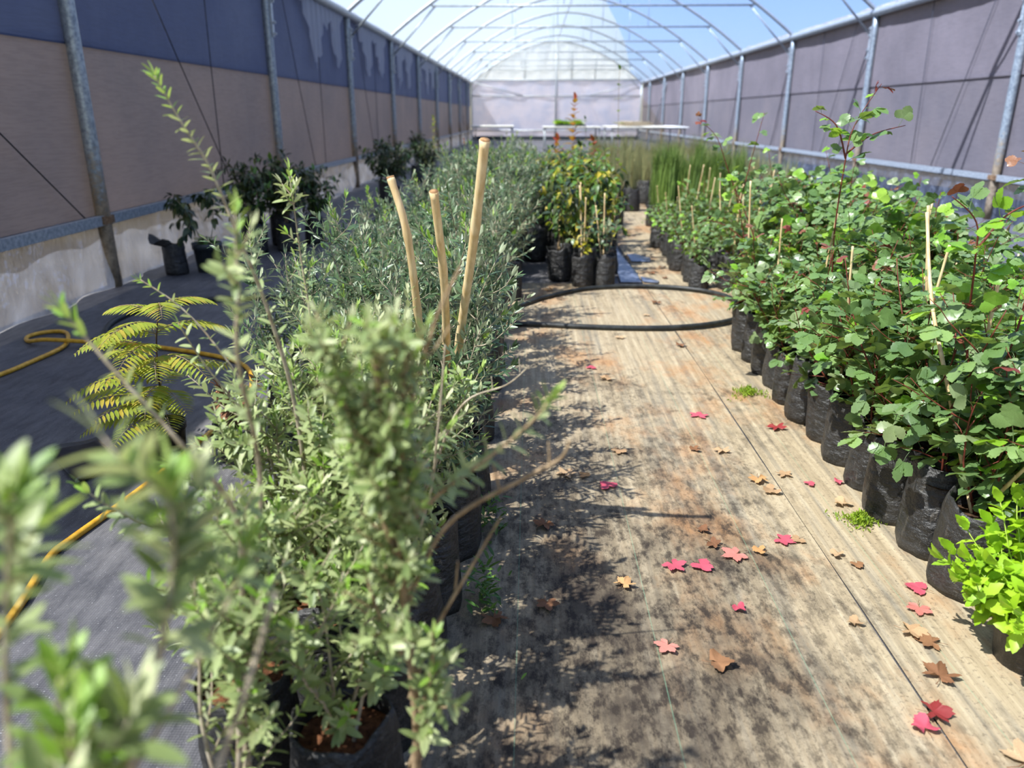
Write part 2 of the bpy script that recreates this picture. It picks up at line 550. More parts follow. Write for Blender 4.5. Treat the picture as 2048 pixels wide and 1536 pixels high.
# --- side walls
def side_wall(side):
    s = -1 if side == 'left' else 1
    x = XL if side == 'left' else XR
    root = empty('wall_' + side, (x, 0, 0), kind='structure')
    ys = np.linspace(YNEAR, YEND, 240)
    ph = 0.7 if s < 0 else 2.1
    def fold(y, z, a):
        d = ((y - Y0) / BAY) % 1.0
        return s * (0.05 + a * (0.5 + 0.5 * math.sin(y * 5.3 + ph)) * 0.5 + a * math.sin(y * 13.1 + z * 1.5) * 0.35 + 0.03 * math.sin(math.pi * d))
    up = grid_mesh('upper_sheet', lambda y, z: (fold(y, z, 0.012), y, z), ys, np.linspace(1.93, EAVE + 0.06, 8), M['cloth_%s_up' % side])
    link('upper_sheet', up, root)
    lo = grid_mesh('shade_cloth', lambda y, z: (fold(y, z, 0.014) + s * 0.02, y, z), ys, np.linspace(0.50, 1.98, 10), M['cloth_' + side])
    link('shade_cloth', lo, root)
    # hem where the two sheets overlap
    def skirt(y, z):
        k = 1 - z / 0.60
        d = ((y - Y0) / BAY) % 1.0
        b = 0.02 * math.sin(y * 2.1 + ph) + 0.035 * math.sin(y * 5.7 + z * 5 + 1.0) * k + 0.018 * math.sin(y * 11.3 - z * 9 + 2 * math.sin(y * 1.7))
        return (s * 0.04 - s * k * (0.02 + 0.07 * math.sin(math.pi * d) ** 2) + b * k * 1.2, y, z)
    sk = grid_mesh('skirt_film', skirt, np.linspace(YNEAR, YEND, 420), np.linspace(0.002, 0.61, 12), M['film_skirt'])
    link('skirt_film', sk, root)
    # flattened pipe rail that clamps film and cloth
    for k in range(len(BAYS) + 1):
        ya = YNEAR if k == 0 else BAYS[k - 1] + 0.03
        yb = BAYS[k] - 0.03 if k < len(BAYS) else YEND
        g = Geo()
        g.box((-0.024 - s * 0.01, ya, 0.53), (0.024 - s * 0.01, yb, 0.61))
        link('rail', g.mesh('rail', M['galv'], False), root)
    for y in BAYS:
        g = Geo()
        P = [(-s * 0.0, y, z) for z in (-0.02, 0.25, 0.6, 1.2, 1.8, 2.4, 2.9, EAVE)]
        g.tube(P, 0.058, 14)
        link('post', g.mesh('post', M['post']), root)
        g = Geo()
        g.tube([(0, y, 0.545), (0, y, 0.60)], 0.068, 14)
        g.box((-0.03 - s * 0.035, y - 0.085, 0.54), (0.03 - s * 0.02, y - 0.03, 0.605))
        g.box((-0.03 - s * 0.035, y + 0.03, 0.54), (0.03 - s * 0.02, y + 0.085, 0.605))
        link('rail_clamp', g.mesh('rail_clamp', M['clamp'], False), root)
        # bracket plate with bolts that carries the corner brace
        g = Geo()
        g.box((-s * 0.062 - 0.014, y - 0.035, 2.42), (-s * 0.062 + 0.014, y + 0.035, 3.02))
        for zz in (2.46, 2.60, 2.86, 2.98):
            g.tube([(-s * 0.06, y, zz), (-s * 0.11, y, zz)], 0.018, 8)
        link('bracket', g.mesh('bracket', M['galv'], False), root)
    # eave pipe and rolled film along it
    g = Geo(); g.tube([(-s * 0.02, y, EAVE - 0.02) for y in np.linspace(YNEAR, YEND, 12)], 0.075, 12)
    link('eave_pipe', g.mesh('eave_pipe', M['galv']), root)
    g = Geo()
    ysr = np.linspace(YNEAR, YEND, 160)
    rr = random.Random(5 + s)
    g.tube([(s * 0.05 + rr.uniform(-.012, .012), y, EAVE + 0.06 + rr.uniform(-.012, .012)) for y in ysr], [0.035 + rr.uniform(0, .02) for _ in ysr], 8)
    link('rolled_film', g.mesh('rolled_film', plain_mat('dirty_roll_' + side, (110, 100, 90), (176, 166, 150), 12, 0.7)), root)
    # patches of sunlight on the upper left wall, added as pale ragged sheets
    if s < 0:
        for ya, yb, sd in ((13.0, 16.0, 1), (17.2, 20.6, 2), (21.8, 25.2, 3), (27.0, 31.0, 4)):
            rj = random.Random(sd)
            hem = {}
            def torn(y, t):  # outline of one painted sun patch, ragged at the bottom
                k = round(y, 3)
                if k not in hem:
                    hem[k] = rj.uniform(0.15, 0.45) + 0.75 * (0.5 + 0.5 * math.sin(y * 4.1 + sd)) ** 2
                e = min(1, (y - ya) / 0.4, (yb - y) / 0.4)
                return (0.035 * math.sin(y * 21), y, EAVE - 0.04 - t * hem[k] * max(0.15, e))
            link('sun_patch', grid_mesh('sun_patch', torn, np.linspace(ya, yb, 40), np.linspace(0, 1, 6), M['film_sun_patch']), root)
    # thin cords that hold the sheet down
    for (ya, za, yb, zb) in ((5.3, EAVE, 5.2, 0.6), (7.4, EAVE, 9.6, 0.6), (9.4, EAVE, 9.3, 0.6), (3.0, EAVE, 6.3, 0.6), (12.2, EAVE, 13.4, 0.6), (14.2, EAVE, 14.1, 0.6), (17.3, EAVE, 18.6, 0.6), (19.2, EAVE, 19.1, 0.6)):
        g = Geo(); g.tube([(-s * 0.0 + s * 0.03, ya, za), (s * 0.035, (ya + yb) / 2, (za + zb) / 2), (s * 0.03, yb, zb)], 0.006, 5)
        link('cord', g.mesh('cord', M['cord']), root)
    return root


wall_left = side_wall('left')
wall_right = side_wall('right')

# --- roof: arches, ties, braces, film
ceiling = empty('ceiling', (XC, 0, EAVE), kind='structure')


def arch_pts(y, n=33):
    return [(x - XC, y, roof_z(x) - EAVE) for x in [XC + HALF * math.sin(-math.pi / 2 + math.pi * i / (n - 1)) for i in range(n)]]


for y in [YNEAR] + BAYS[1:] + [YEND]:
    g = Geo(); g.tube(arch_pts(y), 0.042, 10)
    link('arch', g.mesh('arch', M['galv']), ceiling)
    zt = 4.0 - EAVE
    xt = 4.02
    g = Geo(); g.tube([(-xt, y, zt), (0, y, zt), (xt, y, zt)], 0.024, 8)
    link('tie_bar', g.mesh('tie_bar', M['galv']), ceiling)
    for sg in (-1, 1):
        g = Geo(); g.tube([(sg * 3.9, y + 0.02, zt + 0.02), (sg * (HALF - 0.06), y + 0.02, 2.86 - EAVE)], 0.022, 8)
        link('corner_brace', g.mesh('corner_brace', M['galv']), ceiling)
    for xh in (-2.1, -0.7, 0.7, 2.1):
        g = Geo(); g.tube([(xh, y, zt), (xh, y, roof_z(xh + XC) - EAVE)], 0.008, 6)
        link('hanger', g.mesh('hanger', M['galv']), ceiling)
# ridge purlin
g = Geo(); g.tube([(0, y, RISE - 0.03) for y in np.linspace(YNEAR, YEND, 8)], 0.02, 8)
link('ridge_pipe', g.mesh('ridge_pipe', M['galv']), ceiling)


def cut_x(y):
    """the milky sheet ends along an oblique edge on the right slope"""
    ys_, xs_ = (-4, 12, 18, 24, 32, 40, 49.5), (0.5, 0.8, 1.1, 1.7, 2.8, 4.4, 5.9)
    return float(np.interp(y, ys_, xs_))


ys = np.linspace(YNEAR, YEND, 90)
def roof_fn(lo, hi):
    def fn(y, t):
        a, b = lo(y), hi(y)
        x = a + (b - a) * t
        d = ((y - Y0) / BAY) % 1.0
        sag = 0.05 * math.sin(math.pi * d) + 0.012 * math.sin(y * 9 + x * 2)
        return (x - XC, y, roof_z(x) - EAVE + 0.035 - sag * 0.6)
    return fn
tt = [0.5 - 0.5 * math.cos(math.pi * i / 30) for i in range(31)]
link('milky_film', grid_mesh('milky_film', roof_fn(lambda y: XL + 0.01, cut_x), ys, tt, M['film_milky']), ceiling)
link('clear_film', grid_mesh('clear_film', roof_fn(cut_x, lambda y: XR - 0.01), ys, tt, M['film_clear']), ceiling)

# --- far end
wall_back = empty('wall_back', (XC, YEND, 0), kind='structure')
link('end_film', grid_mesh('end_film', lambda x, z: (x, 0.05 + 0.03 * math.sin(x * 3 + z), z), np.linspace(-HALF, HALF, 40), np.linspace(0.02, 3.45, 14), M['film_end']), wall_back)
link('gable_film', grid_mesh('gable_film', lambda x, t: (x, 0.04 + 0.03 * math.sin(x * 7), 3.4 + t * (max(3.45, roof_z(x + XC)) - 3.4)), np.linspace(-HALF * .99, HALF * .99, 60), np.linspace(0, 1, 10), M['film_gable']), wall_back)
for z, r in ((3.42, 0.04), (2.52, 0.03), (0.55, 0.04)):
    g = Geo(); g.tube([(-HALF, 0, z), (0, 0, z), (HALF, 0, z)], r, 8)
    link('girt', g.mesh('girt', M['galv']), wall_back)
for x in (-HALF, -0.02, HALF):
    g = Geo(); g.tube([(x, 0, 0), (x, 0, 3.4 if abs(x) > 1 else 5.5)], 0.045, 8)
    link('end_post', g.mesh('end_post', M['galv']), wall_back)
for x in (-1.9, 0.9, 2.3):
    g = Geo(); g.tube([(x, 0.02, 3.42), (x, 0.02, roof_z(x + XC))], 0.025, 8)
    link('gable_post', g.mesh('gable_post', M['galv']), wall_back)
for sg in (-1, 1):
    g = Geo(); g.tube([(sg * HALF, -0.05, 3.3), (sg * 2.0, -0.05, 2.54)], 0.025, 8)
    link('diagonal_brace', g.mesh('diagonal_brace', M['galv']), wall_back)
    g = Geo(); g.tube([(sg * HALF, -9.0, 2.9), (sg * HALF, -4.8, 0.2)], 0.025, 8)
    link('diagonal_brace', g.mesh('diagonal_brace', M['galv']), wall_back)
g = Geo(); g.box((-HALF, -0.1, 0.0), (HALF, 0.02, 0.22))
link('base_board', g.mesh('base_board', M['pot_grey'], False), wall_back)


# ================================================================== leaf templates
def leaf_tpl(prof, n=4, fold=0.12, curl=0.15, wave=0.0, teeth=0):
    """a blade along +Y, length 1, face towards +Z; midrib lower than the margins"""
    V, F = [], []
    ts = [i / n for i in range(n + 1)]
    idx = []
    for i, t in enumerate(ts):
        w = prof(t)
        if teeth and 0 < i < n:
            w *= 1 + (0.11 if i % 2 else -0.09) * teeth
        zc = -curl * t * t
        if i == 0 or i == n:
            idx.append((len(V),))
            V.append((0, t, zc))
        else:
            zz = zc + fold * w + wave * math.sin(i * 2.2)
            idx.append((len(V), len(V) + 1, len(V) + 2))
            V += [(-w, t, zz), (0, t, zc), (w, t, zz - wave)]
    for i in range(n):
        a, b = idx[i], idx[i + 1]
        if len(a) == 1 and len(b) == 3:
            F += [(a[0], b[1], b[0]), (a[0], b[2], b[1])]
        elif len(a) == 3 and len(b) == 3:
            F += [(a[0], a[1], b[1]), (a[0], b[1], b[0]), (a[1], a[2], b[2]), (a[1], b[2], b[1])]
        elif len(a) == 3 and len(b) == 1:
            F += [(a[0], a[1], b[0]), (a[1], a[2], b[0])]
    return np.array(V, dtype=np.float32), np.array(F, dtype=np.int32)


def place(tpl, R, p, s):
    V, F = tpl
    return (V * s) @ np.array(R, dtype=np.float32).T + np.array(p, dtype=np.float32)


def frame(d, up):
    d = Vector(d).normalized()
    up = Vector(up)
    x = d.cross(up)
    if x.length < 1e-4:
        x = d.cross(Vector((1, 0.3, 0)))
    x.normalize()
    z = x.cross(d)
    return ((x.x, d.x, z.x), (x.y, d.y, z.y), (x.z, d.z, z.z))


lance = lambda W: (lambda t: W * math.sin(math.pi * t ** 0.85) ** 0.8 if 0 < t < 1 else 0)
TPL_SMALL = leaf_tpl(lance(0.17), 4, 0.25, 0.10)
blunt = lambda W: (lambda t: W * math.sin(math.pi * t ** 0.95) ** 0.62 if 0 < t < 1 else 0)
TPL_SMALL_HI = leaf_tpl(blunt(0.15), 7, 0.22, 0.14)
TPL_OLIVE = leaf_tpl(lance(0.13), 4, 0.30, 0.10)
TPL_OVATE = leaf_tpl(lance(0.30), 5, 0.25, 0.35)
TPL_DROOP = leaf_tpl(lance(0.22), 5, 0.30, 0.55)
TPL_LIME = leaf_tpl(lance(0.27), 8, 0.28, 0.25, 0, 1)
TPL_BLADE = leaf_tpl(lambda t: 0.006 * (1 - t * 0.7), 3, 0, 0.25)
TPL_BLADE = leaf_tpl(lambda t: 0.009 * (1 - t * 0.7) if t < 1 else 0, 3, 0, 0.25)


def merge_tpls(parts):
    V, F, b = [], [], 0
    for v, f in parts:
        V.append(v); F.append(f + b); b += len(v)
    return np.concatenate(V), np.concatenate(F)


def trifoliate(seed, n=8):
    """compound leaf: thin petiole and three obovate scalloped leaflets"""
    r = random.Random(seed)
    ob = lambda t: 0.40 * math.sin(math.pi * t ** 1.25) ** 0.72 if 0 < t < 1 else 0
    parts = []
    pet = Geo()
    pet.tube([(0, 0, 0), (0, 0.24, 0.02), (0, 0.46, 0.0)], [0.012, 0.011, 0.010], 3, False)
    parts.append((np.array(pet.V, dtype=np.float32), np.array([t for q in pet.F for t in ((q[0], q[1], q[2]), (q[0], q[2], q[3]))], dtype=np.int32)))
    for ang, s in ((0, 0.62), (62 + r.uniform(-10, 10), 0.52), (-62 + r.uniform(-10, 10), 0.52)):
        lf = leaf_tpl(ob, n, 0.10 + r.uniform(0, .15), 0.10 + r.uniform(0, .2), 0.012, 1)
        a = math.radians(ang)
        d = Vector((math.sin(a), math.cos(a), -0.12 + r.uniform(-.18, .12)))
        parts.append((place(lf, frame(d, (r.uniform(-.2, .2), 0, 1)), (0, 0.45, 0), s), lf[1]))
    return merge_tpls(parts)


TRI = [trifoliate(i, 11) for i in range(4)]


# ================================================================== growth
def grow(rng, p, d, L, n, up=0.1, wob=0.12):
    P = [Vector(p)]
    d = Vector(d).normalized()
    for i in range(n):
        d = (d + Vector((rng.gauss(0, wob), rng.gauss(0, wob), rng.gauss(0, wob) + up))).normalized()
        P.append(P[-1] + d * (L / n))
    return P


def along(P, s):
    """point and direction at arc fraction s"""
    n = len(P) - 1
    f = min(max(s, 0), 0.9999) * n
    i = int(f)
    return P[i].lerp(P[i + 1], f - i), (P[i + 1] - P[i]).normalized()


def plen(P):
    return sum((P[i + 1] - P[i]).length for i in range(len(P) - 1))


def opposite_leaves(rng, P, out, gap, size, tpl, start=0.0, ang=(38, 62), mat=0, tip=True, tipmat=None, keep=1.0):
    """decussate pairs of leaves along a shoot; out gets (tpl, R, p, s, mat)"""
    L = plen(P)
    k = 0
    x = start * L
    while x < L:
        p, d = along(P, x / L)
        side = d.orthogonal().normalized()
        a0 = k * math.pi / 2 + rng.uniform(-.35, .35) + 0.6
        for q in (0, math.pi):
            if rng.random() > keep:
                continue
            o = Matrix.Rotation(a0 + q, 3, d) @ side
            a = math.radians(rng.uniform(*ang))
            if x > 0.9 * L:
                a *= 0.6
            ld = d * math.cos(a) + o * math.sin(a)
            s = size * rng.uniform(0.72, 1.15) * (0.75 + 0.35 * math.sin(math.pi * min(1, 0.15 + 0.8 * x / L)))
            m = tipmat if (tipmat is not None and x > 0.86 * L) else mat
            out.append((tpl, frame(ld, d + Vector((0, 0, 0.15))), p, s, m))
        x += gap * rng.uniform(0.8, 1.2)
        k += 1
    if tip:
        p, d = P[-1], (P[-1] - P[-2]).normalized()
        for q in range(2):
            o = Matrix.Rotation(q * math.pi + rng.random(), 3, d) @ d.orthogonal().normalized()
            out.append((tpl, frame(d + o * 0.25, d.orthogonal()), p, size * 0.85, tipmat if tipmat is not None else mat))


def foliage_mesh(name, leaves, mats, seed=0):
    """all leaves of the list merged into one mesh; leaf = (tpl, R, p, s, mat index)"""
    rng = np.random.default_rng(seed)
    V, F, T, MI, b = [], [], [], [], 0
    for tpl, R, p, s, m in leaves:
        v = place(tpl, R, p, s)
        V.append(v); F.append(tpl[1] + b); b += len(v)
        T.append(np.full(len(v), rng.random(), dtype=np.float32))
        MI.append(np.full(len(tpl[1]), m, dtype=np.int32))
    me = new_mesh(name, np.concatenate(V), np.concatenate(F), mats, True, np.concatenate(T))
    me.polygons.foreach_set('material_index', np.concatenate(MI))
    return me


_leaf_mesh = {}


def leaf_mesh(tpl, mat, name):
    key = (id(tpl[0]), mat.name)
    if key not in _leaf_mesh:
        _leaf_mesh[key] = new_mesh(name, tpl[0], tpl[1], mat)
    return _leaf_mesh[key]


def leaf_objects(root, leaves, mats, name='leaf'):
    for tpl, R, p, s, m in leaves:
        o = bpy.data.objects.new(name, leaf_mesh(tpl, mats[m], name))
        COL.objects.link(o)
        o.parent = root
        mm = Matrix(R).to_4x4()
        o.rotation_mode = 'QUATERNION'
        o.rotation_quaternion = mm.to_quaternion()
        o.location = p
        o.scale = (s, s, s)


def stems_mesh(name, shoots, mat, sides=6):
    g = Geo()
    for P, r0, r1 in shoots:
        n = len(P)
        g.tube(P, [r0 + (r1 - r0) * i / (n - 1) for i in range(n)], sides)
    return g.mesh(name, mat)


# ------------------------------------------------------------------ grow bags and pots
def bag_mesh(seed, R=0.105, H=0.29, soil=None):
    r = random.Random(seed)
    n = 28
    ph = [r.uniform(0, 6.28) for _ in range(8)]
    lev = [(0.0, 0.90), (0.004, 0.98), (0.03, 1.03), (0.08, 1.04), (0.14, 1.02), (0.20, 0.98), (0.25, 0.95), (0.275, 0.93), (0.29, 0.90), (0.288, 0.86), (0.26, 0.86), (0.235, 0.87)]
    tilt = (r.uniform(-.10, .10), r.uniform(-.10, .10))
    V, F = [], []
    for li, (z, k) in enumerate(lev):
        for i in range(n):
            a = 2 * math.pi * i / n
            kk = z / 0.29
            sq = 1 + 0.05 * math.cos(2 * a + ph[0]) * (1 - kk * 0.4)
            pl = 1 + 0.030 * math.sin(5 * a + ph[1] + 3 * kk) + 0.026 * math.sin(9 * a + ph[2] - 4 * kk) + 0.014 * math.sin(z * 70 + 3 * a + ph[5])
            rr = R * k * sq * (pl if li > 0 else 1)
            zz = z / 0.29 * H
            if 7 <= li <= 9:
                zz += 0.012 * math.sin(2 * a + ph[3]) + 0.008 * math.sin(5 * a + ph[4])
            V.append((rr * math.cos(a) + tilt[0] * z * z * 3, rr * math.sin(a) + tilt[1] * z * z * 3, zz + 0.001))
    for li in range(len(lev) - 1):
        for i in range(n):
            j = (i + 1) % n
            F.append((li * n + i, li * n + j, (li + 1) * n + j, (li + 1) * n + i))
    F.append(tuple(range(n))[::-1])
    return new_mesh('grow_bag', V, F, M['bag'])


def disc_mesh(name, R, z, mat, seed=0, amp=0.008, n=20):
    r = random.Random(seed)
    V, F = [(0, 0, z + amp)], []
    for k, f in ((1, 0.5), (2, 1.0)):
        for i in range(n):
            a = 2 * math.pi * i / n
            V.append((R * f * math.cos(a), R * f * math.sin(a), z + r.uniform(-amp, amp)))
    for i in range(n):
        j = (i + 1) % n
        F.append((0, 1 + i, 1 + j))
        F.append((1 + i, 1 + n + i, 1 + n + j, 1 + j))
    return new_mesh(name, V, F, mat)


BAGS = [bag_mesh(i) for i in range(6)]
SOIL = [disc_mesh('soil', 0.092, 0.240, M['soil'], 1), disc_mesh('soil', 0.092, 0.240, M['soil_dark'], 2)]


def pot_mesh(R0, R1, H, mat, name='pot'):
    g = Geo()
    n = 24
    lev = [(0, R0 * .96), (0.004, R0), (H * .8, R1 * .97), (H * .8, R1 * 1.03), (H, R1 * 1.05), (H, R1 * .97), (H * .82, R1 * .93)]
    V = [(r * math.cos(2 * math.pi * i / n), r * math.sin(2 * math.pi * i / n), z + 0.001) for z, r in lev for i in range(n)]
    F = [(l * n + i, l * n + (i + 1) % n, (l + 1) * n + (i + 1) % n, (l + 1) * n + i) for l in range(len(lev) - 1) for i in range(n)]
    F.append(tuple(range(n))[::-1])
    F.append(tuple((len(lev) - 1) * n + i for i in range(n)))
    return new_mesh(name, V, F, mat)


def add_bag(root, k=0, soil=0, scale=1.0):
    link('grow_bag', BAGS[k % len(BAGS)], root, scale=(scale, scale, scale), rot=(0, 0, k * 1.3))
    link('soil', SOIL[soil], root, scale=(scale, scale, scale))


def cane_mesh(P, r0=0.009, r1=0.008):
    """bamboo with nodes"""
    pts, rad = [], []
    Q = spline(P, 8)
    n = len(Q)
    for i, p in enumerate(Q):
        pts.append(p)
        rr = r0 + (r1 - r0) * i / (n - 1)
        rad.append(rr * (1.16 if i % 7 == 3 else 1.0))
    g = Geo()
    g.tube(pts, rad, 10)
    return g.mesh('cane', M['cane'])


ORD = ['first', 'second', 'third', 'fourth', 'fifth', 'sixth', 'seventh', 'eighth', 'ninth', 'tenth', 'eleventh', 'twelfth', 'thirteenth', 'fourteenth', 'fifteenth', 'sixteenth', 'seventeenth', 'eighteenth', 'nineteenth', 'twentieth']


# ================================================================== near grey-green shrubs (left foreground)
MS = [M['l_small'], M['l_olive_new']]
NEAR_GROUP = 'small-leaved grey-green shrubs in the left foreground'


def near_shrub(name, loc, label, shoots, seed, leaf_max=260, bag=0, soil=0, bark='bark_grey', name_leaf='leaf', weeds=False):
    """shoots: list of dict(P=world points, r=(r0,r1), gap, size, start, keep, tip)"""
    rng = random.Random(seed)
    root = empty(name, loc, label=label, category='shrub', group=NEAR_GROUP)
    add_bag(root, bag, soil)
    off = Vector(loc)
    tubes, leaves = [], []
    for sh in shoots:
        P = spline([Vector(p) - off for p in sh['P']], 7) if sh.get('smooth', True) else [Vector(p) - off for p in sh['P']]
        tubes.append((P, sh['r'][0], sh['r'][1]))
        if sh.get('gap'):
            opposite_leaves(rng, P, leaves, sh['gap'], sh['size'], TPL_SMALL_HI, sh.get('start', 0), mat=0, tipmat=sh.get('tipmat', 1), keep=sh.get('keep', 1.0), tip=sh.get('tip', True), ang=(46, 76))
        for _ in range(sh.get('side', 0)):
            f = rng.uniform(sh.get('s0', 0.2), sh.get('s1', 0.95))
            p, d = along(P, f)
            o = Matrix.Rotation(rng.uniform(0, 6.28), 3, d) @ d.orthogonal().normalized()
            L = rng.uniform(*sh.get('sl', (0.06, 0.12)))
            Q = grow(rng, p, d * 0.6 + o * rng.uniform(.5, 1.0), L, 5, 0.12, 0.10)
            tubes.append((Q, 0.0022, 0.001))
            opposite_leaves(rng, Q, leaves, sh.get('sgap', 0.014), sh.get('ssize', sh['size']), TPL_SMALL_HI, 0.1, (42, 72), mat=0, tipmat=1 if rng.random() < .35 else 0)
    link('stem', stems_mesh('stem', tubes, M[bark]), root)
    rng.shuffle(leaves)
    # the leaves nearest the camera show largest
    leaves.sort(key=lambda l: (Vector(l[2]) + off - Vector((0, 0, CAM_H))).length)
    leaf_objects(root, leaves[:leaf_max], MS)
    if leaves[leaf_max:]:
        link('foliage', foliage_mesh('foliage', leaves[leaf_max:], MS, seed), root, kind='stuff')
    return root


def bushy(seed, base, H, spread, nst=4, side=7, size=0.032, lean=(0, 0), gap=0.016):
    side, size, nst = int(side * 1.6), size * 1.12, nst + 1
    """generic bushy shoots from a bag at base"""
    rng = random.Random(seed)
    out = []
    for i in range(nst):
        a = rng.uniform(0, 6.28)
        s = rng.uniform(0.3, 1.0) * spread
        P = [(base[0] + rng.uniform(-.03, .03), base[1] + rng.uniform(-.03, .03), 0.235)]
        hh = H * rng.uniform(0.75, 1.0)
        for f in (0.35, 0.7, 1.0):
            P.append((base[0] + s * f * math.cos(a) + lean[0] * f + rng.gauss(0, .012), base[1] + s * f * math.sin(a) + lean[1] * f + rng.gauss(0, .012), 0.24 + hh * f))
        out.append(dict(P=P, r=(0.0045, 0.0014), gap=gap * 1.1, size=size, start=0.3, side=side, sl=(0.08, 0.2), s0=0.12, sgap=gap * .85, keep=0.95))
    return out


# the tall blurred column just left of the middle of the aisle
near_shrub('potted_shrub', (-0.20, 0.99, 0), 'tallest blurred foreground shrub with a thick brown stem and dense clustered top', [
    dict(P=[(-0.20, 0.99, 0.235), (-0.172, 0.96, 0.48), (-0.182, 0.95, 0.78), (-0.188, 0.93, 0.95), (-0.192, 0.91, 1.12)], r=(0.0085, 0.004), gap=0.02, size=0.03, start=0.3, side=52, s0=0.45, s1=1.0, sl=(0.04, 0.085), sgap=0.009, ssize=0.030),
    dict(P=[(-0.183, 0.94, 0.8), (-0.225, 0.92, 1.0), (-0.245, 0.90, 1.14)], r=(0.004, 0.002), gap=0.014, size=0.026, start=0.1, side=26, s0=0.2, sl=(0.03, 0.06), sgap=0.008, ssize=0.025),
    dict(P=[(-0.183, 0.94, 0.8), (-0.165, 0.92, 1.0), (-0.150, 0.90, 1.14)], r=(0.004, 0.002), gap=0.014, size=0.026, start=0.1, side=24, s0=0.2, sl=(0.03, 0.055), sgap=0.008, ssize=0.025),
    dict(P=[(-0.178, 0.955, 0.62), (-0.21, 0.94, 0.70), (-0.23, 0.93, 0.80)], r=(0.004, 0.002), gap=0.013, size=0.03, start=0.2, side=5, sl=(0.05, 0.09), sgap=0.012),
    dict(P=[(-0.175, 0.955, 0.50), (-0.145, 0.94, 0.60), (-0.135, 0.92, 0.70)], r=(0.004, 0.002), gap=0.013, size=0.032, start=0.2, side=5, sl=(0.04, 0.08), sgap=0.013),
    dict(P=[(-0.19, 0.975, 0.40), (-0.16, 0.95, 0.50), (-0.135, 0.93, 0.585)], r=(0.004, 0.002), gap=0.014, size=0.036, start=0.3, side=3, sl=(0.04, 0.07)),
    dict(P=[(-0.178, 0.95, 0.72), (-0.12, 1.0, 0.83), (0.0, 1.0, 0.912), (0.045, 1.0, 0.94), (0.058, 1.0, 0.968)], r=(0.0042, 0.0018), smooth=True, size=0.03),
    dict(P=[(-0.04, 1.0, 0.885), (-0.052, 1.0, 0.935)], r=(0.002, 0.0012), size=0.03),
    dict(P=[(0.03, 1.0, 0.932), (0.028, 1.0, 0.965)], r=(0.002, 0.0012), size=0.03),
    dict(P=[(-0.18, 0.96, 0.55), (-0.148, 0.99, 0.64), (-0.09, 1.0, 0.75), (-0.04, 1.0, 0.845)], r=(0.0042, 0.0015), size=0.03),
    dict(P=[(-0.11, 1.0, 0.715), (-0.105, 1.0, 0.77)], r=(0.002, 0.0012), size=0.03),
    dict(P=[(-0.186, 0.945, 0.84), (-0.13, 0.99, 0.885), (-0.07, 0.95, 0.95), (0.0, 0.95, 1.012), (0.03, 0.95, 1.052)], r=(0.0035, 0.0016), gap=0.0125, size=0.034, start=0.25),
    dict(P=[(-0.186, 0.94, 0.95), (-0.15, 0.94, 1.06), (-0.115, 0.94, 1.165), (-0.085, 0.94, 1.225)], r=(0.0035, 0.002), size=0.03),
    dict(P=[(-0.14, 0.94, 1.10), (-0.12, 0.94, 1.12), (-0.10, 0.94, 1.15)], r=(0.002, 0.0012), size=0.03),
], 11, 300, 0, 0, 'bark_brown')

# the plant closest to the lens, lower left corner
near_shrub('potted_shrub', (-0.44, 0.4, 0), 'closest shrub, a strongly blurred spray filling the lower left corner', [
    dict(P=[(-0.44, 0.4, 0.235), (-0.4, 0.42, 0.6), (-0.37, 0.45, 0.815), (-0.345, 0.46, 0.965)], r=(0.006, 0.0025), gap=0.019, size=0.058, start=0.55, side=2, s0=0.65, sl=(0.05, 0.09), sgap=0.014),
    dict(P=[(-0.4, 0.42, 0.6), (-0.4, 0.47, 0.815), (-0.375, 0.5, 0.975)], r=(0.004, 0.0022), gap=0.018, size=0.058, start=0.4, side=3, sl=(0.05, 0.08)),
    dict(P=[(-0.39, 0.43, 0.7), (-0.33, 0.53, 0.915), (-0.3, 0.555, 1.035), (-0.295, 0.56, 1.115)], r=(0.004, 0.002), gap=0.016, size=0.058, start=0.45, side=3, s0=0.6, sl=(0.04, 0.07)),
    dict(P=[(-0.42, 0.44, 0.7), (-0.44, 0.52, 0.945), (-0.395, 0.52, 1.125)], r=(0.004, 0.002), gap=0.018, size=0.058, start=0.5, side=2, s0=0.6, sl=(0.04, 0.06)),
    dict(P=[(-0.37, 0.47, 0.815), (-0.3, 0.62, 0.935), (-0.26, 0.62, 1.025)], r=(0.003, 0.0016), gap=0.019, size=0.034, start=0.4),
    dict(P=[(-0.4, 0.42, 0.62), (-0.3, 0.56, 0.8), (-0.255, 0.66, 0.945)], r=(0.0045, 0.003), size=0.03),
    dict(P=[(-0.41, 0.42, 0.55), (-0.39, 0.40, 0.80), (-0.375, 0.40, 0.93)], r=(0.004, 0.002), gap=0.018, size=0.06, start=0.4, side=4, s0=0.5, sl=(0.04, 0.07)),
], 12, 240, 1, 0)

near_shrub('potted_shrub', (-0.50, 1.00, 0), 'shrub with a leaning blurred shoot before the yellow hose and an upright twin', [
    dict(P=[(-0.50, 1.0, 0.235), (-0.46, 1.02, 0.6), (-0.43, 1.0, 0.83), (-0.46, 0.95, 0.96), (-0.54, 0.95, 1.075), (-0.60, 0.95, 1.165)], r=(0.006, 0.002), gap=0.028, size=0.036, start=0.45, keep=0.6),
    dict(P=[(-0.47, 1.02, 0.5), (-0.43, 1.1, 0.82), (-0.40, 1.0, 1.08), (-0.39, 1.0, 1.17), (-0.38, 1.0, 1.285)], r=(0.005, 0.0018), gap=0.026, size=0.034, start=0.35, side=3, s0=0.5, sl=(0.04, 0.07), keep=0.9),
] + bushy(31, (-0.50, 1.02), 0.55, 0.13, 3, 6, 0.032), 13, 240, 2, 0)

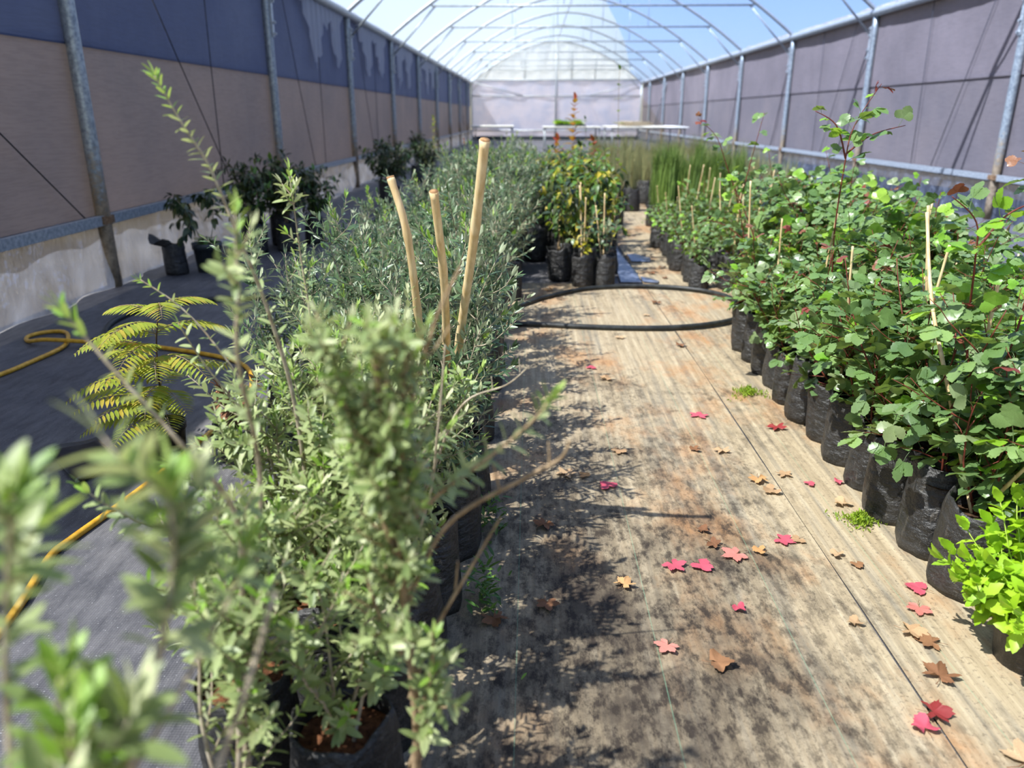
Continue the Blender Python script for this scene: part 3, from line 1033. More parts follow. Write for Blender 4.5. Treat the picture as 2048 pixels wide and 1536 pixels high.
near_shrub('potted_shrub', (-0.52, 1.62, 0), 'shrub sending one long leaning shoot highest up against the left wall', [
    dict(P=[(-0.52, 1.62, 0.235), (-0.52, 1.6, 0.74), (-0.54, 1.55, 1.0), (-0.57, 1.5, 1.18), (-0.61, 1.5, 1.31), (-0.65, 1.5, 1.385), (-0.69, 1.5, 1.47)], r=(0.006, 0.0015), gap=0.026, size=0.033, start=0.3, keep=0.95),
] + bushy(32, (-0.52, 1.62), 0.55, 0.13, 4, 7, 0.034), 14, 240, 3, 0)

near_shrub('potted_shrub', (-0.62, 1.76, 0), 'shrub with a thin bare-looking shoot reaching left over the feathery seedling', [
    dict(P=[(-0.62, 1.76, 0.235), (-0.63, 1.72, 0.55), (-0.66, 1.7, 0.76), (-0.73, 1.7, 0.90), (-0.80, 1.7, 0.99), (-0.88, 1.7, 1.05)], r=(0.005, 0.0014), gap=0.03, size=0.028, start=0.4, keep=0.8),
    dict(P=[(-0.66, 1.7, 0.70), (-0.74, 1.66, 0.86), (-0.77, 1.62, 0.97)], r=(0.003, 0.0014), gap=0.03, size=0.036, start=0.4, keep=0.8),
] + bushy(33, (-0.64, 1.76), 0.5, 0.14, 4, 6, 0.034), 15, 200, 4, 0)

near_shrub('potted_shrub', (-0.55, 1.92, 0), 'shrub with one straight upright shoot rising left of the bamboo canes', [
    dict(P=[(-0.55, 1.92, 0.235), (-0.56, 1.91, 0.6), (-0.56, 1.9, 0.91), (-0.57, 1.9, 1.06), (-0.58, 1.9, 1.275)], r=(0.005, 0.0014), gap=0.026, size=0.038, start=0.35, side=4, s0=0.75, sl=(0.03, 0.05)),
] + bushy(34, (-0.55, 1.92), 0.6, 0.15, 4, 7, 0.036), 16, 200, 5, 0)

NEAR = [
    ((-0.36, 1.20), 0.42, 'low shrub over bare red soil behind the thick brown stem', 41, 3, 4),
    ((-0.36, 1.46), 0.56, 'second bushy shrub behind the thick brown stem, beside the aisle edge', 42, 4, 7),
    ((-0.33, 1.72), 0.62, 'third bushy shrub behind the thick brown stem, beside the aisle edge', 43, 4, 8),
    ((-0.31, 1.98), 0.62, 'bushy shrub at the aisle edge just in front of the bamboo canes', 44, 4, 8),
    ((-0.60, 1.34), 0.50, 'bushy shrub in the second row, left of the bare red soil', 45, 4, 7),
    ((-0.58, 2.18), 0.62, 'bushy shrub in the second row, left of the canes', 46, 4, 8),
]
for i, ((x, y), H, lab, sd, nst, sd_n) in enumerate(NEAR):
    extra = []
    if i == 1:
        extra = [dict(P=[(x, y, 0.235), (-0.22, 1.45, 0.6), (-0.18, 1.4, 0.81), (-0.16, 1.4, 0.99)], r=(0.004, 0.0015), size=0.03)]
    if i == 2:
        extra = [dict(P=[(x, y, 0.3), (-0.20, 1.62, 0.68), (-0.14, 1.6, 0.80), (-0.05, 1.6, 0.84), (0.0, 1.6, 0.885)], r=(0.004, 0.0014), size=0.03),
                 dict(P=[(-0.08, 1.6, 0.828), (-0.083, 1.6, 0.86)], r=(0.0018, 0.001), size=0.03),
                 dict(P=[(-0.02, 1.6, 0.868), (-0.022, 1.6, 0.90)], r=(0.0018, 0.001), size=0.03)]
    near_shrub('potted_shrub', (x, y, 0), lab, extra + bushy(sd, (x, y), H, 0.14, nst, sd_n, 0.034, (0.03, -0.02)), sd, 230, i, 0)

# ================================================================== olive-like shrubs in the rows behind
MO = [M['l_olive'], M['l_olive_new']]


def olive_proto(seed, H=0.62, nst=4):
    rng = random.Random(seed)
    root = empty('potted_olive', (0, 0, 0))
    add_bag(root, seed, seed % 2)
    tubes, leaves = [], []
    for i in range(nst):
        a = i * 6.28 / nst + rng.uniform(-.5, .5)
        lean = rng.uniform(0.08, 0.42)
        P = grow(rng, (rng.uniform(-.03, .03), rng.uniform(-.03, .03), 0.235), (lean * math.cos(a), lean * math.sin(a), 1), H * rng.uniform(0.75, 1.15), 9, 0.06, 0.09)
        tubes.append((P, 0.0048, 0.0014))
        opposite_leaves(rng, P, leaves, 0.026, 0.052, TPL_OLIVE, 0.3, mat=0, tipmat=1 if rng.random() < .22 else 0)
        for k in range(8):
            f = rng.uniform(0.12, 0.92)
            p, d = along(P, f)
            o = Matrix.Rotation(rng.uniform(0, 6.28), 3, d) @ d.orthogonal().normalized()
            Q = grow(rng, p, d * 0.5 + o * rng.uniform(.6, 1.1), rng.uniform(0.10, 0.24), 6, 0.12, 0.12)
            tubes.append((Q, 0.0026, 0.001))
            opposite_leaves(rng, Q, leaves, 0.021, 0.052, TPL_OLIVE, 0.08, mat=0, tipmat=1 if rng.random() < .12 else 0)
    link('stem', stems_mesh('stem', tubes, M['bark_grey'], 5), root)
    link('foliage', foliage_mesh('foliage', leaves, MO, seed), root, kind='stuff')
    return root


OL = [olive_proto(50 + i, 0.60 + 0.05 * (i % 3), 4 if i % 2 else 5) for i in range(5)]
OL_used = set()


def put(protos, used, k, x, y, rz, s, label, cat, group, z=0.0):
    k %= len(protos)
    o = protos[k] if k not in used else copy_tree(protos[k])
    used.add(k)
    o.location = (x, y, z)
    o.rotation_euler = (0, 0, rz)
    o.scale = (s, s, s)
    o['label'], o['category'], o['group'] = label, cat, group
    return o


rng = random.Random(77)
G_OL = 'dark grey-green olive-like shrubs in rows left of the aisle'
kk = 0
row0 = [2.30, 2.62, 2.94, 3.26, 3.6, 3.95, 4.3, 4.68, 5.05, 5.4]
for i, y in enumerate(row0):
    put(OL, OL_used, kk, -0.28 + rng.uniform(-.03, .03), y, rng.uniform(0, 6.28), rng.uniform(.95, 1.12),
        'olive-like shrub at the aisle edge, %s behind the grey-green foreground shrubs' % ORD[i], 'shrub', G_OL)
    kk += 1
for xr, ys_ in ((-0.55, [2.48, 2.8, 3.14, 3.5, 3.86, 4.22, 4.6, 4.98, 5.36]), (-0.82, [2.75, 3.1, 3.46, 3.84, 4.2, 4.6, 5.0, 5.4]), (-1.08, [3.3, 3.7, 4.1, 4.52, 4.95, 5.35])):
    for iy, y in enumerate(ys_):
        put(OL, OL_used, kk, xr + rng.uniform(-.04, .04), y + rng.uniform(-.05, .05), rng.uniform(0, 6.28), rng.uniform(.85, 1.05) * (0.9 if xr < -1 else 1),
            'olive-like shrub in the %s row from the aisle, %s behind the foreground shrubs' % ({-0.55: 'second', -0.82: 'third', -1.08: 'fourth'}[xr], ORD[iy]), 'shrub', G_OL)
        kk += 1
for iy, y in enumerate(np.arange(6.1, 10.9, 0.36)):
    for xr in (-0.78, -0.50, -0.22, 0.02):
        if xr == 0.02 and y < 7.6:
            continue
        put(OL, OL_used, kk, xr + rng.uniform(-.05, .05), y + rng.uniform(-.06, .06), rng.uniform(0, 6.28), rng.uniform(.95, 1.15),
            'olive-like shrub beyond the black hose, %s row back, %s from the left' % (ORD[iy], ORD[[-0.78, -0.50, -0.22, 0.02].index(xr)]), 'shrub', G_OL)
        kk += 1

# three bamboo canes standing in the olive bags
def top_cane(P, r0, r1, label):
    base = Vector(P[0])
    root = empty('bamboo_cane', base, label=label, category='cane', group='bare bamboo canes among the olive-like shrubs')
    Q = [Vector(p) - base for p in P]
    link('cane_shaft', cane_mesh(Q, r0, r1), root)
    d = (Q[-1] - Q[-2]).normalized()
    g = Geo(); g.tube([Q[-1] - d * 0.012, Q[-1] + d * 0.002], r1 * 1.06, 10)
    link('cut_end', g.mesh('cut_end', M['canetip']), root)


top_cane([(-0.33, 2.50, 0.236), (-0.345, 2.36, 0.66), (-0.34, 2.28, 0.82), (-0.35, 2.2, 1.08), (-0.39, 2.2, 1.24)], 0.0135, 0.0105, 'curved bamboo cane bending left at its top, leftmost of three')
top_cane([(-0.29, 2.58, 0.236), (-0.275, 2.45, 0.62), (-0.26, 2.3, 0.93), (-0.27, 2.2, 1.2)], 0.0135, 0.012, 'short straight bamboo cane, middle one of three')
top_cane([(-0.27, 2.66, 0.236), (-0.24, 2.42, 0.61), (-0.16, 2.2, 1.07), (-0.12, 2.1, 1.34)], 0.0135, 0.013, 'tallest bamboo cane leaning right with a cut slanted top')

# ================================================================== scalloped three-leaflet shrubs (right)
MT = [M['l_tri'], M['l_tri_new'], M['l_tri_red']]


def tri_leaves(rng, P, out, gap, size, start=0.1, new_tip=0.12, red=False):
    L = plen(P)
    x, k = start * L, 0
    while x < L:
        p, d = along(P, x / L)
        a = k * 2.4 + rng.uniform(-.5, .5)
        o = Matrix.Rotation(a, 3, d) @ d.orthogonal().normalized()
        an = math.radians(rng.uniform(45, 80))
        ld = d * math.cos(an) + o * math.sin(an) + Vector((0, 0, 0.1))
        s = size * rng.uniform(0.7, 1.15) * (0.7 if x > 0.88 * L else 1)
        m = 2 if (red and x > 0.9 * L) else (1 if rng.random() < new_tip else 0)
        out.append((TRI[rng.randrange(4)], frame(ld, (-0.25 + rng.gauss(0, .3), -0.2 + rng.gauss(0, .3), 1)), p, s, m))
        x += gap * rng.uniform(.7, 1.3)
        k += 1


def tri_proto(seed, H=0.75, nst=3, lat=5, objs=True, size=0.085, spread=0.35, cane=False, red=0.3):
    rng = random.Random(seed)
    root = empty('potted_bush', (0, 0, 0))
    add_bag(root, seed, 1)
    tubes, leaves = [], []
    for i in range(nst):
        a = i * 6.28 / nst + rng.uniform(-.6, .6)
        lean = rng.uniform(0.1, spread)
        P = grow(rng, (rng.uniform(-.03, .03), rng.uniform(-.03, .03), 0.235), (lean * math.cos(a), lean * math.sin(a), 1), H * rng.uniform(0.7, 1.1), 9, 0.05, 0.10)
        tubes.append((P, 0.0045, 0.0014))
        tri_leaves(rng, P, leaves, 0.042, size, 0.12, 0.10, rng.random() < red)
        for k in range(lat):
            f = rng.uniform(0.05, 0.85)
            p, d = along(P, f)
            o = Matrix.Rotation(rng.uniform(0, 6.28), 3, d) @ d.orthogonal().normalized()
            Q = grow(rng, p, d * 0.5 + o * rng.uniform(.6, 1.1), rng.uniform(0.10, 0.26), 5, 0.06, 0.14)
            tubes.append((Q, 0.0024, 0.001))
            tri_leaves(rng, Q, leaves, 0.038, size * 0.95, 0.1, 0.12)
    link('stem', stems_mesh('stem', tubes, M['bark_red'], 5), root)
    if cane:
        t = rng.uniform(-.12, .12)
        link('cane', cane_mesh([(0.03, 0.02, 0.236), (0.03 + t * .5, 0.02, 0.55), (0.03 + t, 0.03, 0.85 + rng.uniform(0, .2))], 0.006, 0.005), root)
    if objs:
        leaf_objects(root, leaves[:290], MT)
        leaves = leaves[290:]
    if leaves:
        link('foliage', foliage_mesh('foliage', leaves, MT, seed), root, kind='stuff')
    return root


G_TR = 'scalloped three-leaflet shrubs in black bags right of the aisle'
TF = [tri_proto(90 + i, 0.52 + 0.08 * (i % 3), 4, 6, True, 0.10, 0.75, i in (1, 3)) for i in range(4)]
TF_used = set()
TM = [tri_proto(120 + i, 0.80 + 0.12 * (i % 3), 4, 8, False, 0.11, 0.40, i in (0, 2, 3)) for i in range(5)]
TM_used = set()
rng = random.Random(5)
ys_front = [2.10 + 0.238 * i for i in range(12)]
for i, y in enumerate(ys_front):
    n_from_hose = len(ys_front) - 1 - i
    put(TF, TF_used, i, 1.375 + rng.uniform(-.015, .015), y, rng.uniform(0, 6.28), rng.uniform(.95, 1.08),
        'bagged shrub with scalloped leaves at the aisle edge, %s from the black hose' % ORD[n_from_hose], 'shrub', G_TR)
for j, xr in enumerate((1.62, 1.87, 2.12, 2.38)):
    for i, y in enumerate(np.arange(1.95 + 0.1 * (j % 2), 6.2 if j else 4.9, 0.26)):
        put(TM, TM_used, i + j * 2, xr + rng.uniform(-.03, .03), float(y), rng.uniform(0, 6.28), rng.uniform(.70, .92) if j == 0 else (rng.uniform(.66, .86) if y < 4.2 else rng.uniform(.85, 1.05)),
            ('scalloped-leaf shrub in the second row behind the aisle-edge bags, %s from the near end' % ORD[i] if j == 0 else 'scalloped-leaf shrub in the %s row from the right aisle edge, %s from the near end' % (ORD[j + 1], ORD[i])), 'shrub', G_TR)

# tall red-stemmed individuals standing out of the block
def tall_tri(loc, shoots, label, seed, bag=0):
    rng = random.Random(seed)
    root = empty('potted_bush', loc, label=label, category='shrub', group=G_TR)
    add_bag(root, bag, 1)
    tubes, leaves = [], []
    off = Vector(loc)
    for P, gap, size, start, red in shoots:
        Q = spline([Vector(p) - off for p in P], 6)
        tubes.append((Q, 0.0048, 0.0014))
        if gap:
            tri_leaves(rng, Q, leaves, gap, size, start, 0.25, red)
    link('stem', stems_mesh('stem', tubes, M['bark_red']), root)
    leaf_objects(root, leaves, MT)
    return root


tall_tri((1.52, 3.72, 0), [
    ([(1.52, 3.72, 0.235), (1.42, 3.65, 0.8), (1.40, 3.6, 1.2), (1.42, 3.6, 1.36), (1.51, 3.6, 1.53)], 0.05, 0.10, 0.3, True),
    ([(1.40, 3.6, 1.22), (1.34, 3.6, 1.36), (1.24, 3.6, 1.42)], 0.05, 0.08, 0.3, False),
    ([(1.40, 3.6, 1.24), (1.50, 3.6, 1.32), (1.64, 3.6, 1.36)], 0.05, 0.09, 0.2, False)],
    'bagged shrub with one red stem rising highest before the right wall', 201)
tall_tri((1.50, 2.42, 0), [
    ([(1.50, 2.42, 0.235), (1.34, 2.3, 0.75), (1.27, 2.22, 1.0), (1.24, 2.2, 1.12), (1.16, 2.2, 1.19)], 0.055, 0.095, 0.35, True),
    ([(1.26, 2.2, 1.05), (1.32, 2.2, 1.14), (1.40, 2.2, 1.18)], 0.05, 0.09, 0.2, True),
    ([(1.50, 2.42, 0.4), (1.55, 2.4, 0.8), (1.52, 2.4, 1.1), (1.46, 2.4, 1.28)], 0.055, 0.095, 0.3, True)],
    'bagged shrub with arching dark red shoots at the right edge of the view', 202, 2)
tall_tri((1.60, 5.55, 0), [
    ([(1.60, 5.55, 0.235), (1.45, 5.5, 0.8), (1.33, 5.5, 1.1), (1.25, 5.5, 1.27), (1.12, 5.5, 1.38)], 0.06, 0.09, 0.3, True),
    ([(1.45, 5.5, 0.8), (1.50, 5.5, 1.1), (1.56, 5.5, 1.42)], 0.06, 0.09, 0.2, False)],
    'bagged shrub with thin upright red shoots at the far end of the scalloped block', 203, 3)
tall_tri((1.50, 4.72, 0), [
    ([(1.50, 4.72, 0.235), (1.36, 4.75, 0.6), (1.22, 4.8, 0.75), (1.08, 4.8, 0.80)], 0.05, 0.10, 0.2, False),
    ([(1.45, 4.72, 0.45), (1.34, 4.75, 0.75), (1.25, 4.8, 0.95), (1.20, 4.8, 1.05)], 0.05, 0.10, 0.2, False)],
    'bagged shrub stretching bright leafy shoots out over the black hose loop', 204, 4)

# straw-coloured sticks leaning among the front bags
def stick(P, r, label):
    base = Vector(P[0])
    root = empty('bamboo_stake', base, label=label, category='cane', group='thin stakes among the scalloped shrubs')
    link('stake_shaft', cane_mesh([Vector(p) - base for p in P], r, r * .85), root)


stick([(1.36, 2.12, 0.236), (1.30, 2.30, 0.62), (1.285, 2.45, 0.85), (1.30, 2.6, 1.10)], 0.0065, 'long straw-coloured stake leaning out of the near bags, frayed in the middle')
stick([(1.42, 2.09, 0.236), (1.47, 1.98, 0.42), (1.52, 1.9, 0.56)], 0.0075, 'thick brown stake leaning right beside the lime-green herb')
stick([(1.38, 2.14, 0.236), (1.385, 2.06, 0.36), (1.40, 2.0, 0.47)], 0.006, 'short brown stake standing upright behind the lime-green herb')
stick([(1.64, 3.0, 0.236), (1.56, 3.0, 0.7), (1.50, 3.0, 1.08)], 0.0065, 'pale stake rising out of the dark leaves in the middle of the block')

# ================================================================== lime-green herb, lower right
ML = [M['l_lime']]
rng = random.Random(8)
root = empty('potted_herb', (1.36, 1.76, 0), label='lime-green leafy herb sprawling over a small black pot', category='herb')
link('pot', pot_mesh(0.085, 0.10, 0.13, M['bag']), root)
link('soil', disc_mesh('soil', 0.092, 0.105, M['soil_dark'], 4, 0.004), root)
tubes, leaves = [], []
for i in range(44):
    a = rng.uniform(0, 6.28)
    if i < 18:
        a = rng.uniform(2.0, 4.2)
    P = grow(rng, (rng.uniform(-.05, .05), rng.uniform(-.05, .05), 0.105), (math.cos(a) * .95, math.sin(a) * .95, 0.85), rng.uniform(0.18, 0.32), 7, 0.02, 0.13)
    tubes.append((P, 0.0026, 0.0014))
    opposite_leaves(rng, P, leaves, 0.034, 0.058, TPL_LIME, 0.15, (50, 80), 0)
for dx, dy in ((-.02, .22), (.06, .18), (-.06, .12)):
    P = grow(rng, (0, 0.03, 0.105), (dx * 2, dy * 3, 1), 0.33, 7, 0.05, 0.06)
    tubes.append((P, 0.003, 0.0015))
    opposite_leaves(rng, P, leaves, 0.032, 0.055, TPL_LIME, 0.2, (45, 75), 0)
link('stem', stems_mesh('stem', tubes, plain_mat('lime_stem', (140, 170, 60), (170, 190, 80), 20)), root)
leaves.sort(key=lambda l: (Vector(l[2]) + Vector((1.36, 1.76, 0)) - Vector((0, 0, 1.4))).length)
leaf_objects(root, leaves[:300], ML)
if leaves[300:]:
    link('foliage', foliage_mesh('foliage', leaves[300:], ML, 3), root, kind='stuff')

# ================================================================== feathery seedling, left
rng = random.Random(19)
root = empty('potted_seedling', (-1.58, 3.05, 0), label='yellow-green seedling with feathery comb-like fronds on the black mat', category='seedling')
link('pot', pot_mesh(0.075, 0.09, 0.15, M['bag']), root)
link('soil', disc_mesh('soil', 0.083, 0.122, M['soil_dark'], 4, 0.004), root)
P = spline([(0, 0, 0.12), (0.01, 0, 0.3), (0.03, -0.01, 0.5), (0.06, 0, 0.66)], 6)
link('stem', stems_mesh('stem', [(P, 0.005, 0.0025)], plain_mat('purple_stem', (70, 48, 44), (96, 70, 58), 20)), root)
TPL_PIN = leaf_tpl(lance(0.11), 3, 0.2, 0.2)
FR = [(0.10, 200, .27), (0.16, 150, .20), (0.20, 235, .25), (0.28, 175, .30), (0.34, 100, .22), (0.40, 215, .30), (0.46, 20, .26), (0.50, 160, .30), (0.56, 330, .28), (0.62, 190, .26),
      (0.70, 120, .24), (0.76, 30, .26), (0.82, 250, .24), (0.90, 165, .22), (0.95, 60, .22), (0.99, 300, .20), (0.35, 280, .24), (0.66, 265, .26), (0.12, 255, .24), (0.18, 300, .22), (0.25, 225, .28), (0.30, 320, .22), (0.48, 250, .26), (0.55, 290, .24), (0.75, 215, .26)]
for f, deg, L in FR:
    L *= 1.25
    p, d = along(P, f)
    a = math.radians(deg)
    Q = grow(rng, p, (math.cos(a), math.sin(a), 0.75), L, 9, -0.14, 0.03)
    leaves = []
    n = 18
    for k in range(2, n + 1):
        q, dd = along(Q, k / n * 0.999)
        side = dd.cross(Vector((0, 0, 1))).normalized()
        w = 0.075 * math.sin(math.pi * (0.15 + 0.8 * k / n)) + 0.01
        for sg in (-1, 1):
            leaves.append((TPL_PIN, frame(side * sg + dd * 0.35 + Vector((0, 0, -.12)), (0, 0, 1)), q, w, 0))
    fr = link('frond', foliage_mesh('frond', leaves, [M['l_fern']], int(deg)), root)
    link('rachis', stems_mesh('rachis', [(Q, 0.0022, 0.0008)], M['bark_brown'], 5), fr)

# a second seedling with reddish leaves tucked against it
rng = random.Random(23)
root = empty('potted_seedling', (-1.24, 3.02, 0), label='small seedling with brownish red leaves beside the feathery seedling', category='seedling')
link('pot', pot_mesh(0.085, 0.10, 0.17, M['bag']), root)
link('soil', disc_mesh('soil', 0.09, 0.14, M['soil_dark'], 4, 0.004), root)
tubes, leaves = [], []
for i in range(5):
    a = rng.uniform(0, 6.28)
    Q = grow(rng, (0, 0, 0.14), (math.cos(a) * .5, math.sin(a) * .5, 1), rng.uniform(.12, .28), 6, 0.05, .1)
    tubes.append((Q, 0.003, 0.001))
    opposite_leaves(rng, Q, leaves, 0.03, 0.055, TPL_OVATE, 0.2, (45, 75), 0)
link('stem', stems_mesh('stem', tubes, M['bark_brown'], 5), root)
link('foliage', foliage_mesh('foliage', leaves, [M['f_brown']], 4), root, kind='stuff')


# ================================================================== plants along the left wall
def leafy_proto(name, seed, pot, soil_z, soil_r, nst, H, spread, mats, tpl, size, gap, bark, lat=3, ang=(50, 85), droop=0.0, lat_len=(0.1, 0.25), bare=0.25, canes=0, wts=None, cane_h=0.8):
    """pot: 'bag' or mesh"""
    rng = random.Random(seed)
    root = empty(name, (0, 0, 0))
    if pot == 'bag':
        add_bag(root, seed, 1)
    else:
        link('pot', pot, root)
        link('soil', disc_mesh('soil', soil_r, soil_z, M['soil_dark'], seed, 0.004), root)
    tubes, leaves = [], []
    for i in range(nst):
        a = i * 6.28 / nst + rng.uniform(-.5, .5)
        lean = rng.uniform(0.05, spread)
        P = grow(rng, (rng.uniform(-.03, .03), rng.uniform(-.03, .03), soil_z), (lean * math.cos(a), lean * math.sin(a), 1), H * rng.uniform(0.75, 1.1), 9, 0.05 - droop * .02, 0.09)
        tubes.append((P, 0.006, 0.0018))
        shoots = [(P, bare)]
        for k in range(lat):
            p, d = along(P, rng.uniform(bare, 0.95))
            o = Matrix.Rotation(rng.uniform(0, 6.28), 3, d) @ d.orthogonal().normalized()
            Q = grow(rng, p, d * 0.4 + o, rng.uniform(*lat_len), 6, 0.05 - droop * .12, 0.14)
            tubes.append((Q, 0.003, 0.001))
            shoots.append((Q, 0.1))
        for Q, st in shoots:
            n0 = len(leaves)
            opposite_leaves(rng, Q, leaves, gap, size, tpl, st, ang, 0)
            for q in range(n0, len(leaves)):
                t, R, p, s, m = leaves[q]
                mm = rng.choices(range(len(mats)), wts)[0] if wts else rng.randrange(len(mats))
                d = Vector((R[0][1], R[1][1], R[2][1])) + Vector((0, 0, -droop))
                leaves[q] = (t, frame(d, (rng.gauss(0, .3), rng.gauss(0, .3), 1)), p, s, mm)
    link('stem', stems_mesh('stem', tubes, M[bark], 5), root)
    for c in range(canes):
        t1, t2 = rng.uniform(-.1, .1), rng.uniform(-.1, .1)
        link('cane', cane_mesh([(t1 * .3, t2 * .3, soil_z), (t1 * .6, t2 * .6, cane_h * .6), (t1, t2, cane_h * rng.uniform(.85, 1.15))], 0.007, 0.006), root)
    link('foliage', foliage_mesh('foliage', leaves, mats, seed), root, kind='stuff')
    return root


def set_thing(o, x, y, rz, s, label, cat, group=None):
    o.location, o.rotation_euler, o.scale = (x, y, 0), (0, 0, rz), (s, s, s)
    o['label'], o['category'] = label, cat
    if group:
        o['group'] = group
    return o


G_LW = 'dark-leaved pots along the left wall'
p = leafy_proto('potted_sapling', 301, pot_mesh(0.105, 0.13, 0.27, M['pot_grey']), 0.225, 0.118, 3, 0.62, 0.75, [M['l_dark']], TPL_DROOP, 0.10, 0.045, 'bark_grey', 3, (50, 80), 0.7, (0.12, 0.25), 0.55)
set_thing(p, -3.05, 7.22, 0.3, 1.0, 'bare-stemmed sapling with drooping leaves in a round dark grey pot', 'sapling', G_LW)
leaves = []
rng = random.Random(4)
for i in range(120):
    a, r_ = rng.uniform(0, 6.28), rng.uniform(0, .1)
    leaves.append((TPL_OVATE, frame((math.cos(a), math.sin(a), rng.uniform(-.2, .8)), (0, 0, 1)), (r_ * math.cos(a), r_ * math.sin(a), 0.23 + rng.uniform(0, .09)), 0.045, 0))
link('undergrowth', foliage_mesh('undergrowth', leaves, [M['l_green']], 2), p, kind='stuff')
# limp black bag beside it
o = empty('empty_grow_bag', (-3.30, 7.08, 0), 0.4, 0.95, label='slumped black plastic bag leaning beside the round grey pot', category='bag')
link('grow_bag', BAGS[3], o)
g = Geo()
n = 18
V = [(0.085 * math.cos(6.283 * i / n), 0.085 * math.sin(6.283 * i / n), 0.27) for i in range(n)] + [(-0.06 + 0.16 * math.cos(6.283 * i / n), 0.10 * math.sin(6.283 * i / n), 0.31 + 0.05 * math.sin(3 * 6.283 * i / n) - 0.05 * math.cos(6.283 * i / n)) for i in range(n)]
g.add(V, [(i, (i + 1) % n, n + (i + 1) % n, n + i) for i in range(n)])
link('loose_collar', g.mesh('loose_collar', M['bag']), o)
LWP = leafy_proto('potted_sapling', 305, 'bag', 0.235, 0.1, 5, 0.60, 0.5, [M['l_dark'], M['l_green']], TPL_DROOP, 0.075, 0.035, 'bark_brown', 6, (45, 80), 0.3, (0.12, 0.3), 0.2, wts=[4, 1])
LW2 = leafy_proto('potted_sapling', 306, 'bag', 0.235, 0.1, 4, 0.62, 0.45, [M['l_dark']], TPL_OLIVE, 0.085, 0.026, 'bark_brown', 6, (40, 70), 0.5, (0.12, 0.3), 0.2)
LW = [LWP, LW2]
LWU = set()
for i, (x, y, s, lab) in enumerate((
        (-2.95, 8.30, 1.05, 'dark bushy sapling in a black bag, nearest in the clump behind the grey pot'),
        (-2.66, 8.45, 1.1, 'dark bushy sapling in a black bag, rightmost in the clump behind the grey pot'),
        (-2.84, 8.85, 1.2, 'dark bushy sapling at the back of the clump behind the grey pot'),
        (-3.15, 8.75, 1.15, 'dark sapling touching the left wall skirt behind the grey pot'),
        (-2.50, 8.95, 1.05, 'dark narrow-leaved sapling just behind the clump at the left wall'),
        (-2.15, 12.3, 1.2, 'dark sapling beside the coiled black pipe at the left'),
        (-2.45, 13.4, 1.25, 'leafy sapling past the coiled black pipe, near the left wall'),
        (-1.85, 14.6, 1.2, 'farther dark sapling between left wall and olive-like block'),
        (-2.5, 17.5, 1.25, 'distant dark sapling against the left wall skirt'))):
    put(LW, LWU, i, x, y, i * 1.7, s, lab, 'sapling', G_LW)

# ================================================================== yellowing saplings in the middle
YP = [leafy_proto('potted_sapling', 311, 'bag', 0.235, 0.1, 3, 0.70, 0.25, [M['l_yellow'], M['l_green'], M['l_dark']], TPL_OVATE, 0.085, 0.075, 'bark_brown', 2, (55, 95), 0.6, (0.06, 0.15), 0.3, 1, [2, 3, 2], 0.75),
      leafy_proto('potted_sapling', 312, 'bag', 0.235, 0.1, 3, 0.66, 0.25, [M['l_dark'], M['l_green'], M['l_yellow']], TPL_DROOP, 0.10, 0.05, 'bark_brown', 2, (40, 80), 0.9, (0.06, 0.16), 0.15, 1, [5, 3, 1], 0.8),
      leafy_proto('potted_sapling', 313, 'bag', 0.235, 0.1, 4, 0.75, 0.22, [M['l_green'], M['l_yellow'], M['l_dark']], TPL_OVATE, 0.08, 0.07, 'bark_brown', 2, (50, 90), 0.5, (0.06, 0.15), 0.35, 1, [4, 1, 3], 0.7)]
YU = set()
G_Y = 'yellowing staked saplings in the middle of the aisle'
rng = random.Random(91)
p = leafy_proto('potted_sapling', 321, 'bag', 0.235, 0.1, 3, 0.32, 0.5, [M['l_olive']], TPL_OVATE, 0.07, 0.06, 'bark_grey', 1, (50, 90), 0.2, (0.06, 0.12), 0.4, 2, None, 0.75)
set_thing(p, 0.64, 6.66, 0.0, 0.92, 'nearly bare staked sapling in the right of two black bags behind the hose', 'sapling', G_Y)
p = leafy_proto('potted_sapling', 322, 'bag', 0.235, 0.1, 3, 0.45, 0.4, [M['l_olive'], M['l_yellow']], TPL_OVATE, 0.07, 0.05, 'bark_grey', 1, (50, 90), 0.3, (0.06, 0.15), 0.3, 2, [3, 1], 0.85)
set_thing(p, 0.46, 6.64, 0.9, 0.92, 'staked sapling in the left of two black bags behind the hose', 'sapling', G_Y)
i = 0
for y in np.arange(6.92, 11.4, 0.34):
    for x in (0.30, 0.52, 0.74):
        if x > 0.7 and y < 7.1:
            continue
        lab = 'yellowing staked sapling in the middle block, %s row back, %s of its row' % (ORD[int(round((y - 6.92) / 0.34))], {0.30: 'left one', 0.52: 'middle one', 0.74: 'right one'}[x])
        put(YP, YU, i * 2 + int(y * 3), x + rng.uniform(-.04, .04), float(y), rng.uniform(0, 6.28), rng.uniform(.8, 1.05) if y < 8 else rng.uniform(.95, 1.12), lab, 'sapling', G_Y)
        i += 1

# red-leaved spires rising behind them
def spire(x, y, top, label, seed, mat='l_red', size=0.13, thing='tall_seedling', start=0.45, gap=0.05):
    rng = random.Random(seed)
    root = empty(thing, (x, y, 0), label=label, category='seedling', group='thin tall seedlings in the distance')
    add_bag(root, seed, 1)
    P = grow(rng, (0, 0, 0.235), (rng.uniform(-.05, .05), 0, 1), top - 0.235, 10, 0.02, 0.03)
    link('stem', stems_mesh('stem', [(P, 0.006, 0.002)], M['bark_brown'], 5), root)
    leaves = []
    opposite_leaves(rng, P, leaves, gap, size, TPL_OVATE, start, (40, 80), 0)
    link('foliage', foliage_mesh('foliage', leaves, [M[mat]], seed), root, kind='stuff')


